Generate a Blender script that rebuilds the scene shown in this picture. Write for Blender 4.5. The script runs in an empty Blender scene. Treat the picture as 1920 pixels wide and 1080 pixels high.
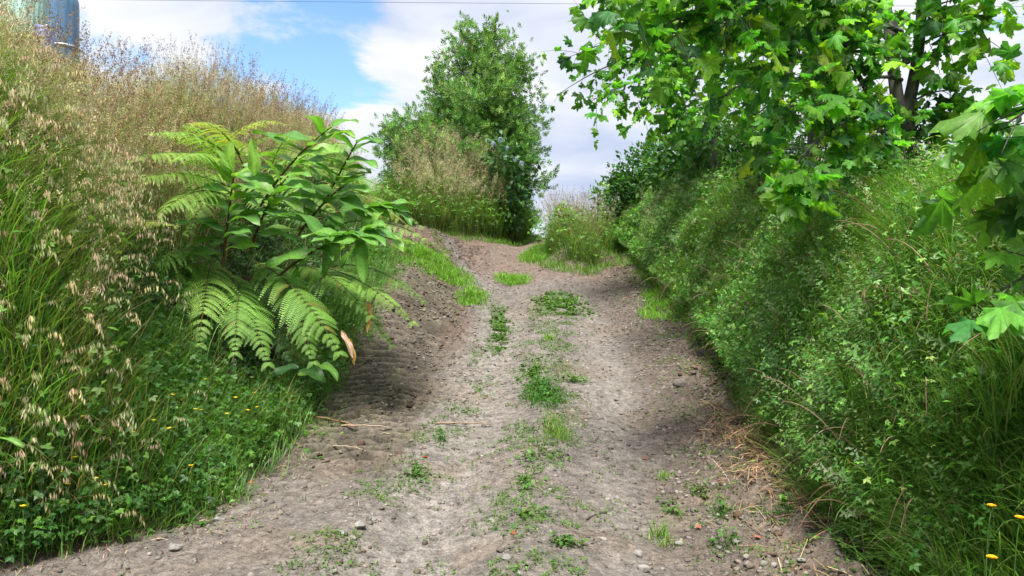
import bpy, math, random
import numpy as np
from math import radians, sin, cos, pi

SC = bpy.context.scene
RNG = np.random.default_rng(7)
random.seed(7)

# ------------------------------------------------------------------ camera
FPX = 1423.0            # focal length in pixels of the 1920 px wide photograph
cam_d = bpy.data.cameras.new('camera')
cam_d.sensor_width = 36.0
cam_d.lens = 36.0 * FPX / 1920.0
cam_d.clip_start = 0.05
cam_d.clip_end = 3000.0
cam = bpy.data.objects.new('camera', cam_d)
SC.collection.objects.link(cam)
cam.location = (0, 0, 1.6)
cam.rotation_euler = (radians(90), 0, 0)
SC.camera = cam

# ------------------------------------------------------------------ light
SUN_EL, SUN_AZ = radians(62), radians(188)      # azimuth from +Y (ahead), negative = left
sun_dir = np.array([sin(SUN_AZ) * cos(SUN_EL), cos(SUN_AZ) * cos(SUN_EL), sin(SUN_EL)])
sl = bpy.data.lights.new('sun', 'SUN')
sl.energy = 2.1
sl.angle = radians(18)
sl.color = (1.0, 0.95, 0.86)
so = bpy.data.objects.new('sun', sl)
SC.collection.objects.link(so)
from mathutils import Vector
so.rotation_euler = Vector(sun_dir).to_track_quat('Z', 'Y').to_euler()

SC.view_settings.view_transform = 'Standard'
SC.view_settings.look = 'None'
SC.view_settings.gamma = 1.0
SC.view_settings.exposure = 2.15

# ------------------------------------------------------------------ sky
def pixdir(px, v):
    d = np.array([(px - 960) / FPX, 1.0, (540 - v) / FPX])
    return d / np.linalg.norm(d)

world = bpy.data.worlds.new('World')
SC.world = world
world.use_nodes = True
nt = world.node_tree
nt.nodes.clear()
N = nt.nodes.new
L = nt.links.new
def mnode(tree, op, a, b=None, c=None, clamp=False):
    n = tree.nodes.new('ShaderNodeMath'); n.operation = op; n.use_clamp = clamp
    for i, s in enumerate((a, b, c)):
        if s is None: continue
        if isinstance(s, (int, float)): n.inputs[i].default_value = s
        else: tree.links.new(s, n.inputs[i])
    return n.outputs[0]
out = N('ShaderNodeOutputWorld')
bg = N('ShaderNodeBackground')
L(bg.outputs[0], out.inputs[0])
sky = N('ShaderNodeTexSky'); sky.sky_type = 'NISHITA'; sky.sun_disc = False
sky.sun_elevation = SUN_EL; sky.sun_rotation = SUN_AZ
sky.air_density = 1.0; sky.dust_density = 0.6; sky.ozone_density = 2.0
tc = N('ShaderNodeTexCoord')
sep = N('ShaderNodeSeparateXYZ'); L(tc.outputs['Generated'], sep.inputs[0])
zz = mnode(nt, 'ADD', mnode(nt, 'MAXIMUM', sep.outputs[2], 0.0), 0.22)
cx = mnode(nt, 'DIVIDE', sep.outputs[0], zz)
cy = mnode(nt, 'DIVIDE', sep.outputs[1], zz)
comb = N('ShaderNodeCombineXYZ'); L(cx, comb.inputs[0]); L(cy, comb.inputs[1])
noi = N('ShaderNodeTexNoise'); noi.inputs['Scale'].default_value = 2.2
noi.inputs['Detail'].default_value = 8; noi.inputs['Roughness'].default_value = 0.62
noi.inputs['Distortion'].default_value = 0.3
L(comb.outputs[0], noi.inputs['Vector'])
noi2 = N('ShaderNodeTexNoise'); noi2.inputs['Scale'].default_value = 2.0
noi2.inputs['Detail'].default_value = 7; noi2.inputs['Distortion'].default_value = .6
mp = N('ShaderNodeMapping'); mp.inputs['Location'].default_value = (3.1, 7.7, 0)
L(comb.outputs[0], mp.inputs[0]); L(mp.outputs[0], noi2.inputs['Vector'])
def skyblob(px, v, r):
    d = pixdir(px, v)
    vs = N('ShaderNodeVectorMath'); vs.operation = 'DISTANCE'
    L(tc.outputs['Generated'], vs.inputs[0]); vs.inputs[1].default_value = d
    mr = N('ShaderNodeMapRange'); mr.interpolation_type = 'SMOOTHSTEP'
    L(vs.outputs['Value'], mr.inputs[0])
    mr.inputs[1].default_value = 0.0; mr.inputs[2].default_value = r
    mr.inputs[3].default_value = 1.0; mr.inputs[4].default_value = 0.0
    return mr.outputs[0]
blue = None
for (px, v, r, k) in ((300, 100, 0.40, 0.27), (650, 90, 0.10, 0.26), (520, 20, 0.10, 0.12), (1000, 425, 0.055, 0.3), (590, 160, .07, .15), (640, 20, .1, .1)):
    b = mnode(nt, 'MULTIPLY', skyblob(px, v, r), k)
    blue = b if blue is None else mnode(nt, 'ADD', blue, b)
cov = mnode(nt, 'SUBTRACT', mnode(nt, 'ADD', mnode(nt, 'MULTIPLY', mnode(nt, 'SUBTRACT', noi.outputs[0], .5), 1.5), 0.74), blue)
ramp = N('ShaderNodeMapRange'); ramp.interpolation_type = 'SMOOTHSTEP'
L(cov, ramp.inputs[0]); ramp.inputs[1].default_value = 0.36; ramp.inputs[2].default_value = 0.58
# cloud tone: white tops to lavender grey bases
dark = mnode(nt, 'ADD', mnode(nt, 'MULTIPLY', skyblob(1110, 255, 0.17), 0.75),
             mnode(nt, 'ADD', mnode(nt, 'MULTIPLY', skyblob(1250, 400, 0.25), 0.35), mnode(nt, 'MULTIPLY', skyblob(720, 330, 0.12), 0.25)))
tone = mnode(nt, 'ADD', mnode(nt, 'MULTIPLY', mnode(nt, 'SUBTRACT', noi2.outputs[0], 0.42), 2.6), mnode(nt, 'MULTIPLY', dark, .6), clamp=True)
cm = N('ShaderNodeMix'); cm.data_type = 'RGBA'
L(tone, cm.inputs[0])
cm.inputs[6].default_value = (0.228, 0.233, 0.243, 1)
cm.inputs[7].default_value = (0.115, 0.140, 0.200, 1)
skm = N('ShaderNodeVectorMath'); skm.operation = 'SCALE'
L(sky.outputs[0], skm.inputs[0]); skm.inputs['Scale'].default_value = 0.062
hs = N('ShaderNodeHueSaturation'); hs.inputs['Saturation'].default_value = 1.12
L(skm.outputs[0], hs.inputs['Color'])
mix = N('ShaderNodeMix'); mix.data_type = 'RGBA'
L(ramp.outputs[0], mix.inputs[0]); L(hs.outputs[0], mix.inputs[6]); L(cm.outputs[2], mix.inputs[7])
L(mix.outputs[2], bg.inputs[0])
bg.inputs[1].default_value = 1.0

# ------------------------------------------------------------------ helpers
def tag(o, label=None, cat=None, group=None, kind=None):
    if label:
        o['label'] = label
        if len(label.replace('-', ' ').split()) > 16: print('LONG', label)
    if cat: o['category'] = cat
    if group: o['group'] = group
    if kind: o['kind'] = kind
    return o
def empty(name, loc, label, cat, group=None):
    o = bpy.data.objects.new(name, None)
    SC.collection.objects.link(o); o.location = tuple(float(a) for a in loc)
    o.empty_display_size = 0.1
    return tag(o, label, cat, group)
def S(t):
    t = np.clip(t, 0, 1); return t * t * (3 - 2 * t)
def hsh(ix, iy, s):
    v = np.sin(ix * 127.1 + iy * 311.7 + s * 74.7) * 43758.5453
    return v - np.floor(v)
def vnoise(x, y, s=0):
    ix = np.floor(x); iy = np.floor(y); fx = x - ix; fy = y - iy
    fx = fx * fx * (3 - 2 * fx); fy = fy * fy * (3 - 2 * fy)
    a = hsh(ix, iy, s); b = hsh(ix + 1, iy, s); c = hsh(ix, iy + 1, s); d = hsh(ix + 1, iy + 1, s)
    return (a * (1 - fx) + b * fx) * (1 - fy) + (c * (1 - fx) + d * fx) * fy
def fbm(x, y, s=0, o=4):
    r = 0; a = 0.5; t = 0
    for i in range(o):
        r = r + a * vnoise(x * 2 ** i + 13.7 * i, y * 2 ** i + 5.1 * i, s + i); t += a; a *= 0.5
    return r / t
def vn3(p, f, s=0):      # cheap 3-D noise from three planar slices
    return (vnoise(p[:, 0] * f, p[:, 1] * f, s) + vnoise(p[:, 1] * f + 9, p[:, 2] * f, s + 1) + vnoise(p[:, 2] * f + 4, p[:, 0] * f + 7, s + 2)) / 3
def nrm(a):
    return a / np.maximum(np.linalg.norm(a, axis=-1, keepdims=True), 1e-9)

# terrain ---------------------------------------------------------------
_yy = np.arange(-60, 400, 0.1)
_zz = np.interp(_yy, [-60, -10, 0, 4.2, 6, 8, 10, 13, 16, 20, 24, 28, 45, 120, 400], [-2.5, -.4, -.1, 0, .12, .35, .7, 1.25, 1.9, 2.7, 3.2, 3.3, 2.6, 0.5, 0])
_k = np.ones(13) / 13
_zz = np.convolve(np.pad(_zz, 6, mode='edge'), _k, mode='valid')
def zt(y): return np.interp(y, _yy, _zz)
def xl(y): return np.interp(y, [0, 4.2, 4.7, 5.3, 7, 9, 13, 15, 17, 19, 21, 24], [3.3, 3.0, 2.3, 2.0, 1.95, 2.0, 2.1, 2.3, 2.8, 4.0, 6.5, 13])
def xr(y): return np.interp(y, [2, 4.2, 4.8, 6, 8, 11, 14, 18, 24, 30], [1.9, 2.2, 2.15, 2.3, 2.6, 2.85, 2.85, 2.75, 2.5, 2.4])
def center(y): return np.interp(y, [4, 6, 8.4, 11, 14, 18], [.15, .25, .38, .55, .75, .9])    # grassy middle strip
def stripL(y): return np.interp(y, [4.5, 6, 7, 10, 12.3, 14.4, 18, 21], [-1.1, -.78, -.64, -.38, -.12, -.8, -2.0, -3.2])
def H(x, y, fine=True):
    x = np.asarray(x, float); y = np.asarray(y, float)
    z = zt(y)
    z = z + S((y - 14) / 6) * 0.13 * np.clip(-x, 0, 6)
    n1 = fbm(x * .8, y * .8, 3)
    tl = (-x - xl(y) - (n1 - .5) * .35) / np.interp(y, [4.5, 5.9, 7.4, 12, 14], [1.5, 2.5, 2.6, 2.4, 1.7])
    hl = np.interp(y, [0, 6, 7.6, 11, 14.5, 18, 24], [2.9, 2.9, 2.7, 2.5, 1.95, 1.3, 1.2])
    z = z + .58 * S((-x - .75) / 1.25) * S((y - 8.5) / 3) * (1 - S((y - 17) / 3))       # churned soil shoulder
    z = z + hl * S(tl) + .5 * (n1 - .5) * S(tl * 1.5)
    tr = (x - xr(y) - (n1 - .5) * .3) / .95
    hr = np.interp(y, [0, 6, 10, 16, 24, 32], [1.8, 1.95, 1.85, 1.65, 1.0, .4])
    z = z + hr * S(tr) - .12 * np.clip(x - xr(y) - 1.6, 0, 9) + .35 * (n1 - .5) * S(tr * 1.5)
    e = np.sqrt(((x + 1.75) / 2.35) ** 2 + ((y - 23.4) / 3.4) ** 2)
    z = z + 1.5 * S(1.15 * (1.05 - e) * 1.5)
    e2 = np.sqrt(((x - 1.6) / .75) ** 2 + ((y - 18.6) / 1.8) ** 2)
    z = z + .35 * S((1.1 - e2) * 1.8)
    if fine:
        ontr = (1 - S(tl * 2)) * (1 - S(tr * 2)) * (y < 30)
        c = center(y); sL = stripL(y)
        z = z + ontr * (.06 * np.exp(-((x - c) / .25) ** 2) * (y < 15) + .035 * np.exp(-((x - sL) / .28) ** 2))
        for o, w in ((-.75, .3), (.85, .3)):
            z = z - ontr * .075 * np.exp(-((x - c - o) / w) ** 2)
        z = z + ontr * .05 * (fbm(x * 1.7, y * 1.7, 11, 3) - .5)
        mudL = tyre(x, y)
        lug = tread(x, y)
        z = z + mudL * (.042 * np.sign(lug) * np.abs(lug) ** .5 + .02 * (fbm(x * 9, y * 9, 31, 3) - .5)) - .05 * mudL
        rough = np.clip(S((x - (xr(y) - 1.15)) / .8) + S((-x - .2) / .8) * S((y - 8) / 3) * .8, 0, 1) * ontr
        cl = fbm(x * 5, y * 5, 41, 4)
        z = z + rough * .22 * np.maximum(cl - .45, 0) * 2 * (1 - mudL * .6)
        z = z + ontr * (.035 * (fbm(x * 9, y * 9, 51, 4) - .5) + .05 * (fbm(x * 3.2, y * 3.2, 55, 3) - .5))
    r = np.hypot(x, y - 10)
    return z * (1 - S((r - 60) / 250))
def tread(x, y):
    wob = .5 * (vnoise(x * 5, y * 5, 21) - .5) + .7 * (vnoise(x * 1.2, y * 1.2, 22) - .5)
    br = vnoise(x * 4 + 7, y * 2, 23)
    return np.sin((y + .35 * np.abs(x + 1.38) + wob * .12) * 2 * pi / .16 + wob * 3) * S((br - .12) / .25) + .25 * (vnoise(x * 14, y * 14, 24) - .5)
def tyre(x, y):
    a = S((x + 2.15 + .15 * vnoise(x * 3, y * 3, 5)) / .2) * S((-.75 + .18 * (vnoise(x * 2, y * 2, 6) - .5) - x) / .35)
    return a * S((y - 5.7) / .8) * (1 - S((y - 13.5) / 1.5))
def Hn(x, y):
    e = .04
    gx = (H(x + e, y, False) - H(x - e, y, False)) / (2 * e); gy = (H(x, y + e, False) - H(x, y - e, False)) / (2 * e)
    return nrm(np.stack([-gx, -gy, np.ones_like(gx)], -1))
def veg(px, v, off):
    d = np.linspace(2.5, 30, 4000); x = (px - 960) / FPX * d; z = 1.6 + (540 - v) / FPX * d
    hit = np.nonzero(H(x, d, False) + off >= z)[0]; i = hit[0] if len(hit) else -1
    return np.array([x[i], d[i], z[i]])
def at(px, v, d):
    return np.array([(px - 960) / FPX * d, d, 1.6 + (540 - v) / FPX * d])
def ground(px, v):
    d = np.linspace(2.5, 60, 6000)
    x = (px - 960) / FPX * d; z = 1.6 + (540 - v) / FPX * d
    hit = np.nonzero(H(x, d) >= z)[0]
    i = hit[0] if len(hit) else -1
    return np.array([x[i], d[i], float(H(x[i], d[i]))])

# mesh building ----------------------------------------------------------
def mk(name, V, F, mat, parent=None, C=None, smooth=False, loc=None):
    """V (n,3); F list of index arrays (m,k); C per-vertex colours"""
    V = np.asarray(V, np.float32)
    if loc is not None: V = V - np.asarray(loc, np.float32)
    if parent is not None: V = V - np.asarray(parent.location, np.float32) if parent.parent is None else V - np.asarray(parent.parent.location, np.float32)
    F = [np.asarray(f, np.int32) for f in F if len(f)]
    me = bpy.data.meshes.new(name)
    me.vertices.add(len(V)); me.vertices.foreach_set('co', V.ravel())
    nl = sum(f.size for f in F); npoly = sum(len(f) for f in F)
    me.loops.add(nl); me.polygons.add(npoly)
    me.loops.foreach_set('vertex_index', np.concatenate([f.ravel() for f in F]))
    tot = np.concatenate([np.full(len(f), f.shape[1], np.int32) for f in F])
    st = np.concatenate([[0], np.cumsum(tot)[:-1]]).astype(np.int32)
    me.polygons.foreach_set('loop_start', st); me.polygons.foreach_set('loop_total', tot)
    if smooth: me.polygons.foreach_set('use_smooth', np.ones(npoly, bool))
    if C is not None:
        ca = me.color_attributes.new('Col', 'FLOAT_COLOR', 'POINT')
        C4 = np.ones((len(V), 4), np.float32); C4[:, :3] = C
        ca.data.foreach_set('color', C4.ravel())
    me.update(calc_edges=True)
    me.materials.append(mat)
    o = bpy.data.objects.new(name, me)
    SC.collection.objects.link(o)
    if parent is not None: o.parent = parent
    if loc is not None: o.location = tuple(float(a) for a in loc)
    return o
class Buf:
    def __init__(s): s.V = []; s.F = {}; s.C = []; s.n = 0
    def add(s, V, F, C):
        V = np.asarray(V, np.float32).reshape(-1, 3); C = np.broadcast_to(np.asarray(C, np.float32), (len(V), 3))
        for f in F:
            f = np.asarray(f)
            if len(f): s.F.setdefault(f.shape[1], []).append(f + s.n)
        s.V.append(V); s.C.append(C); s.n += len(V)
    def build(s, name, mat, parent=None, smooth=False, loc=None):
        return mk(name, np.concatenate(s.V), [np.concatenate(f) for f in s.F.values()], mat, parent, np.concatenate(s.C), smooth, loc)
def inst(T, M, P, C):
    """T = (verts, faces list, colour multiplier per vert)"""
    tv, tf, tc_ = T
    n = len(tv); K = len(P)
    V = np.einsum('kij,nj->kni', M, tv) + P[:, None, :]
    off = (np.arange(K) * n)[:, None, None]
    F = [(f[None] + off).reshape(-1, f.shape[1]) for f in tf]
    Cc = (C[:, None, :] * tc_[None, :, None] if tc_.ndim == 1 else C[:, None, :] * tc_[None])
    return V.reshape(-1, 3), F, Cc.reshape(-1, 3)
def frames(d, n, sc):
    y = nrm(d); x = nrm(np.cross(y, n)); z = np.cross(x, y)
    sc = np.asarray(sc)
    if sc.ndim == 1: sc = np.stack([sc] * 3, -1)
    return np.stack([x * sc[:, :1], y * sc[:, 1:2], z * sc[:, 2:]], -1)
def jit(c, N_, amt=.2, hue=.08):
    c = np.asarray(c, float)
    k = 1 + amt * RNG.normal(size=(N_, 1)) ; k = np.clip(k, .45, 1.8)
    return np.clip(c[None] * k * (1 + hue * RNG.normal(size=(N_, 3))), .004, 1)
def pal(cols, w, N_, amt=.18, hue=.07):
    idx = RNG.choice(len(cols), N_, p=np.array(w) / sum(w))
    c = np.asarray(cols, float)[idx]
    k = np.clip(1 + amt * RNG.normal(size=(N_, 1)), .45, 1.8)
    return np.clip(c * k * (1 + hue * RNG.normal(size=(N_, 3))), .004, 1)
def blades(P, az, h, w, lean, bend, K=4, tipw=.05, power=1.0):
    n = len(P); s = np.linspace(0, 1, K + 1)
    th = lean[:, None] + bend[:, None] * s[None] ** 1.3
    ca, sa = np.cos(az), np.sin(az)
    d = np.stack([np.sin(th) * ca[:, None], np.sin(th) * sa[:, None], np.cos(th)], -1)
    step = (h / K)[:, None, None] * (d[:, :-1] + d[:, 1:]) / 2
    pos = np.concatenate([np.zeros((n, 1, 3)), np.cumsum(step, 1)], 1) + P[:, None]
    tw = RNG.uniform(-.9, .9, n)
    side = np.stack([-np.sin(az + tw), np.cos(az + tw), np.zeros(n)], -1)
    prof = np.maximum(1 - s ** 2.2, tipw) * (.55 + .45 * np.minimum(s * 4, 1))
    wv = side[:, None] * (w[:, None] * prof[None])[..., None] * .5
    V = np.stack([pos - wv, pos + wv], 2)
    V[:, 1:-1, :, 2] += 0
    base = (np.arange(n) * (K + 1) * 2)[:, None]
    k = np.arange(K)[None] * 2
    F = np.stack([base + k, base + k + 1, base + k + 3, base + k + 2], -1).reshape(-1, 4)
    return V.reshape(-1, 3), [F], pos[:, -1], d[:, -1], (K + 1) * 2, np.repeat(s, 2)
def tube(pts, rad, seg=8, col=(.1, .08, .06)):
    pts = np.asarray(pts, float); rad = np.broadcast_to(np.asarray(rad, float), (len(pts),))
    t = nrm(np.gradient(pts, axis=0))
    ref = np.array([.31, .17, .93]) if abs(t[0, 2]) < .8 else np.array([1, .1, .05])
    u = nrm(np.cross(t, ref)); w = np.cross(t, u)
    a = np.linspace(0, 2 * pi, seg, endpoint=False)
    V = pts[:, None] + rad[:, None, None] * (u[:, None] * np.cos(a)[None, :, None] + w[:, None] * np.sin(a)[None, :, None])
    m = len(pts); i = np.arange(m - 1)[:, None] * seg; j = np.arange(seg)[None]
    jn = (j + 1) % seg
    F = np.stack([i + j, i + jn, i + seg + jn, i + seg + j], -1).reshape(-1, 4)
    V = V.reshape(-1, 3)
    V = np.concatenate([V, pts[-1:]]); k = len(V) - 1
    cap = np.stack([(m - 1) * seg + j[0], (m - 1) * seg + jn[0], np.full(seg, k)], -1)
    return V, [F, cap], np.broadcast_to(np.asarray(col, float), (len(V), 3))
def bez(a, b, c, n=12):
    t = np.linspace(0, 1, n)[:, None]
    return (1 - t) ** 2 * np.asarray(a) + 2 * t * (1 - t) * np.asarray(b) + t * t * np.asarray(c)

# materials ---------------------------------------------------------------
def mat_base(name):
    m = bpy.data.materials.new(name); m.use_nodes = True
    t = m.node_tree; p = t.nodes['Principled BSDF']
    return m, t, p
def leafmat(name, transl=.35, rough=.5, spec=.35, tcol=(1.15, 1.25, .45), bump=0):
    m, t, p = mat_base(name)
    at_ = t.nodes.new('ShaderNodeAttribute'); at_.attribute_name = 'Col'
    nz = t.nodes.new('ShaderNodeTexNoise'); nz.inputs['Scale'].default_value = 55; nz.inputs['Detail'].default_value = 3
    g = t.nodes.new('ShaderNodeNewGeometry'); t.links.new(g.outputs['Position'], nz.inputs['Vector'])
    mr = t.nodes.new('ShaderNodeMapRange'); t.links.new(nz.outputs[0], mr.inputs[0])
    mr.inputs[1].default_value = .3; mr.inputs[2].default_value = .7; mr.inputs[3].default_value = .78; mr.inputs[4].default_value = 1.22
    vm = t.nodes.new('ShaderNodeVectorMath'); vm.operation = 'SCALE'
    t.links.new(at_.outputs['Color'], vm.inputs[0]); t.links.new(mr.outputs[0], vm.inputs['Scale'])
    t.links.new(vm.outputs[0], p.inputs['Base Color'])
    p.inputs['Roughness'].default_value = rough
    p.inputs['Specular IOR Level'].default_value = spec
    if transl > 0:
        tm = t.nodes.new('ShaderNodeVectorMath'); tm.operation = 'MULTIPLY'
        t.links.new(vm.outputs[0], tm.inputs[0]); tm.inputs[1].default_value = [c * 1.5 for c in tcol]
        tr = t.nodes.new('ShaderNodeBsdfTranslucent'); t.links.new(tm.outputs[0], tr.inputs[0])
        mx = t.nodes.new('ShaderNodeMixShader'); mx.inputs[0].default_value = transl
        o = t.nodes['Material Output']
        t.links.new(p.outputs[0], mx.inputs[1]); t.links.new(tr.outputs[0], mx.inputs[2]); t.links.new(mx.outputs[0], o.inputs[0])
    return m
M_grass = leafmat('grass_blades', .35, .5, .3)
M_leaf = leafmat('small_leaves', .3, .42, .4)
M_plane = leafmat('plane_leaves', .52, .45, .35, (1.2, 1.35, .35))
M_fern = leafmat('fern_fronds', .35, .5, .3)
M_ginger = leafmat('ginger_leaves', .3, .42, .3)
M_seed = leafmat('seed_heads', .3, .8, .1, (1, 1, .9))
M_flower = leafmat('petals', .3, .5, .3, (1, 1, 1))
M_dry = leafmat('dry_stalks', .1, .85, .1, (1, 1, .9))

def barkmat(name, c1, c2, scale=14):
    m, t, p = mat_base(name)
    nz = t.nodes.new('ShaderNodeTexNoise'); nz.inputs['Scale'].default_value = scale; nz.inputs['Detail'].default_value = 6
    tcn = t.nodes.new('ShaderNodeTexCoord'); mpn = t.nodes.new('ShaderNodeMapping'); mpn.inputs['Scale'].default_value = (1, 1, .35)
    t.links.new(tcn.outputs['Object'], mpn.inputs[0]); t.links.new(mpn.outputs[0], nz.inputs['Vector'])
    cr = t.nodes.new('ShaderNodeValToRGB'); cr.color_ramp.elements[0].position = .38; cr.color_ramp.elements[1].position = .62
    cr.color_ramp.elements[0].color = (*c1, 1); cr.color_ramp.elements[1].color = (*c2, 1)
    t.links.new(nz.outputs[0], cr.inputs[0]); t.links.new(cr.outputs[0], p.inputs['Base Color'])
    bp = t.nodes.new('ShaderNodeBump'); bp.inputs['Strength'].default_value = .6; bp.inputs['Distance'].default_value = .02
    t.links.new(nz.outputs[0], bp.inputs['Height']); t.links.new(bp.outputs[0], p.inputs['Normal'])
    p.inputs['Roughness'].default_value = .9
    return m
M_bark = barkmat('plane_bark', (.03, .029, .024), (.085, .085, .068))
M_barkd = barkmat('dark_bark', (.025, .02, .015), (.07, .06, .045), 20)
M_stem = barkmat('red_stem', (.07, .025, .015), (.13, .07, .03), 40)

def groundmat():
    m, t, p = mat_base('earth')
    at_ = t.nodes.new('ShaderNodeAttribute'); at_.attribute_name = 'Col'
    at2 = t.nodes.new('ShaderNodeAttribute'); at2.attribute_name = 'wet'
    g = t.nodes.new('ShaderNodeNewGeometry')
    def noise(sc, det, ro=.6):
        n = t.nodes.new('ShaderNodeTexNoise'); n.inputs['Scale'].default_value = sc; n.inputs['Detail'].default_value = det
        n.inputs['Roughness'].default_value = ro
        t.links.new(g.outputs['Position'], n.inputs['Vector']); return n.outputs[0]
    n1 = noise(4.5, 7, .65); n2 = noise(16, 8, .7); n3 = noise(70, 6, .75)
    vor = t.nodes.new('ShaderNodeTexVoronoi'); vor.inputs['Scale'].default_value = 32
    t.links.new(g.outputs['Position'], vor.inputs['Vector'])
    def mr(s, a, b, c, d):
        n = t.nodes.new('ShaderNodeMapRange'); t.links.new(s, n.inputs[0])
        for i, v in enumerate((a, b, c, d)): n.inputs[i + 1].default_value = v
        return n.outputs[0]
    k = mnode(t, 'MULTIPLY', mr(n1, .3, .7, .78, 1.2), mr(n2, .34, .66, .50, 1.42))
    k = mnode(t, 'MULTIPLY', k, mr(n3, .34, .66, .5, 1.5))
    # pale grit, then darker low spots of the mid-scale noise
    sp = noise(120, 2, .5)
    k = mnode(t, 'MULTIPLY', k, mr(sp, .66, .72, 1, 1.7))
    k = mnode(t, 'MULTIPLY', k, mr(n2, .30, .38, .45, 1.0))
    vm = t.nodes.new('ShaderNodeVectorMath'); vm.operation = 'SCALE'
    t.links.new(at_.outputs['Color'], vm.inputs[0]); t.links.new(k, vm.inputs['Scale'])
    t.links.new(vm.outputs[0], p.inputs['Base Color'])
    h = mnode(t, 'ADD', mnode(t, 'MULTIPLY', n2, .9), mnode(t, 'MULTIPLY', n3, .45))
    h = mnode(t, 'ADD', h, mnode(t, 'MULTIPLY', vor.outputs['Distance'], -.35))
    bp = t.nodes.new('ShaderNodeBump'); bp.inputs['Strength'].default_value = .8; bp.inputs['Distance'].default_value = .014
    t.links.new(h, bp.inputs['Height']); t.links.new(bp.outputs[0], p.inputs['Normal'])
    t.links.new(mr(at2.outputs['Fac'], 0, 1, .95, .8), p.inputs['Roughness'])
    p.inputs['Specular IOR Level'].default_value = .25
    return m
M_earth = groundmat()

# ------------------------------------------------------------------ ground and track
def grow(a, b, s0, f):
    r = []; x = a; s = s0
    while x < b: s *= f; x += s; r.append(x)
    return r
xs = np.array([-v for v in grow(7.5, 700, .15, 1.16)][::-1] + list(np.arange(-7.5, -2.4, .1)) + list(np.arange(-2.4, 3.0, .024)) + list(np.arange(3.0, 7.5, .1)) + grow(7.4, 700, .15, 1.16))
ys = np.array([-v + 2 for v in grow(0, 120, .3, 1.25)][::-1] + list(np.arange(2, 3.6, .1)) + list(np.arange(3.6, 10, .02)) + list(np.arange(10, 16, .035)) + list(np.arange(16, 27, .08)) + grow(27, 900, .12, 1.12))
X, Y = np.meshgrid(xs, ys)
Z = H(X, Y)
Vg = np.stack([X, Y, Z], -1).reshape(-1, 3)
x, y = Vg[:, 0], Vg[:, 1]
col = np.ones((len(Vg), 3)) * np.array([.138, .121, .110])     # dry grey-brown dirt
def blend(c, m):
    global col
    m = np.clip(m, 0, 1)[:, None]; col = col * (1 - m) + np.array(c) * m
pale = np.maximum(np.exp(-((x - center(y) + .78) / .38) ** 2) * (y < 13), np.exp(-((x - center(y) - .7) / .3) ** 2) * .8 * (y < 13))
px_, py_ = np.array([-.2, -.3, -.9, -2.3, -3.8]), np.array([11, 12.5, 15.5, 20, 24])
rutx = np.interp(y, py_, px_)
pale = np.maximum(pale, np.exp(-((x - rutx) / .28) ** 2) * (y > 11) * (y < 25))
rut2 = np.interp(y, [9, 13, 15], [.5, .95, 1.1]); pale = np.maximum(pale, .6 * np.exp(-((x - rut2 + .2) / .25) ** 2) * (y > 9) * (y < 14))
blend((.190, .173, .160), pale * (.65 + .5 * fbm(x * 2, y * 2, 61)))
brown = S((x - (xr(y) - 1.85 + .6 * fbm(x * 1.5, y * 1.5, 8))) / .6)
blend((.098, .079, .068), brown * .9)
bl = S((-x - .45 - .4 * (fbm(x, y * .7, 9) - .5)) / .5) * S((y - 9) / 2.5) * (1 - S((x + np.interp(y, [10, 15, 20], [-9, -1.2, -2.8])) / -.4) * 0)
bl = bl * (1 - np.exp(-((x - rutx) / .35) ** 2) * (y > 12))
blend((.125, .080, .062), bl * .9)
up = S((y - 14.5) / 2) * (1 - np.exp(-((x - rutx) / .3) ** 2)) * (x < 3)
blend((.145, .105, .085), up * .8)
ty = tyre(x, y)
patchy = S((fbm(x * 1.6, y * 1.6, 71) - .38) / .2)
blend((.055, .048, .034), ty * (.6 + .4 * patchy))
olive = ty * S((fbm(x * 2.1 + 5, y * 2.1, 73) - .48) / .15)
blend((.10, .098, .052), olive * .7)
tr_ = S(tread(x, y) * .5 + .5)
blend((.16, .135, .11), ty * tr_ * .75 * (.4 + .6 * fbm(x * 2.5, y * 2.5, 76)))  # lug tops lightened in the colour so the tread relief reads
blend((.032, .027, .022), ty * (1 - tr_) * .85)  # groove shade painted into the colour, together with damp mud
rg = S((fbm(x * 5, y * 5, 41) - .5) / .12) * np.clip(S((x - (xr(y) - 1.15)) / .8) + S((-x - .2) / .8) * S((y - 8) / 3), 0, 1)
blend((.06, .045, .036), rg * .45 * (1 - ty))
dk = S((fbm(x * 1.3 + 2, y * 1.3, 75) - .6) / .12) * (y < 14)
blend((.15, .12, .095), dk * .6)
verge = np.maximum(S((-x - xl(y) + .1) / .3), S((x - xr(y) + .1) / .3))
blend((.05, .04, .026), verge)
farm = S((np.hypot(x, y - 10) - 22) / 10)
blend((.06, .09, .028), farm)
wet = ty * (.6 + .4 * patchy)
ny, nx = X.shape
ii = (np.arange(ny - 1)[:, None] * nx + np.arange(nx - 1)[None]).reshape(-1)
Fq = np.stack([ii, ii + 1, ii + nx + 1, ii + nx], -1)
fc = (Vg[Fq[:, 0]] + Vg[Fq[:, 2]]) / 2
isT = (fc[:, 0] > -xl(fc[:, 1]) - .02) & (fc[:, 0] < xr(fc[:, 1]) + .02) & (fc[:, 1] > -20) & (fc[:, 1] < 30)
def sub(name, mask):
    F = Fq[mask]; u, inv = np.unique(F, return_inverse=True)
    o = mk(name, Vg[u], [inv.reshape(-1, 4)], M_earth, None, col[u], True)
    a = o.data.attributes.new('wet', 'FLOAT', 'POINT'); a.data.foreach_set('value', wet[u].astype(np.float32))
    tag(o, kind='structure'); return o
sub('track', isT); sub('ground', ~isT)

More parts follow.
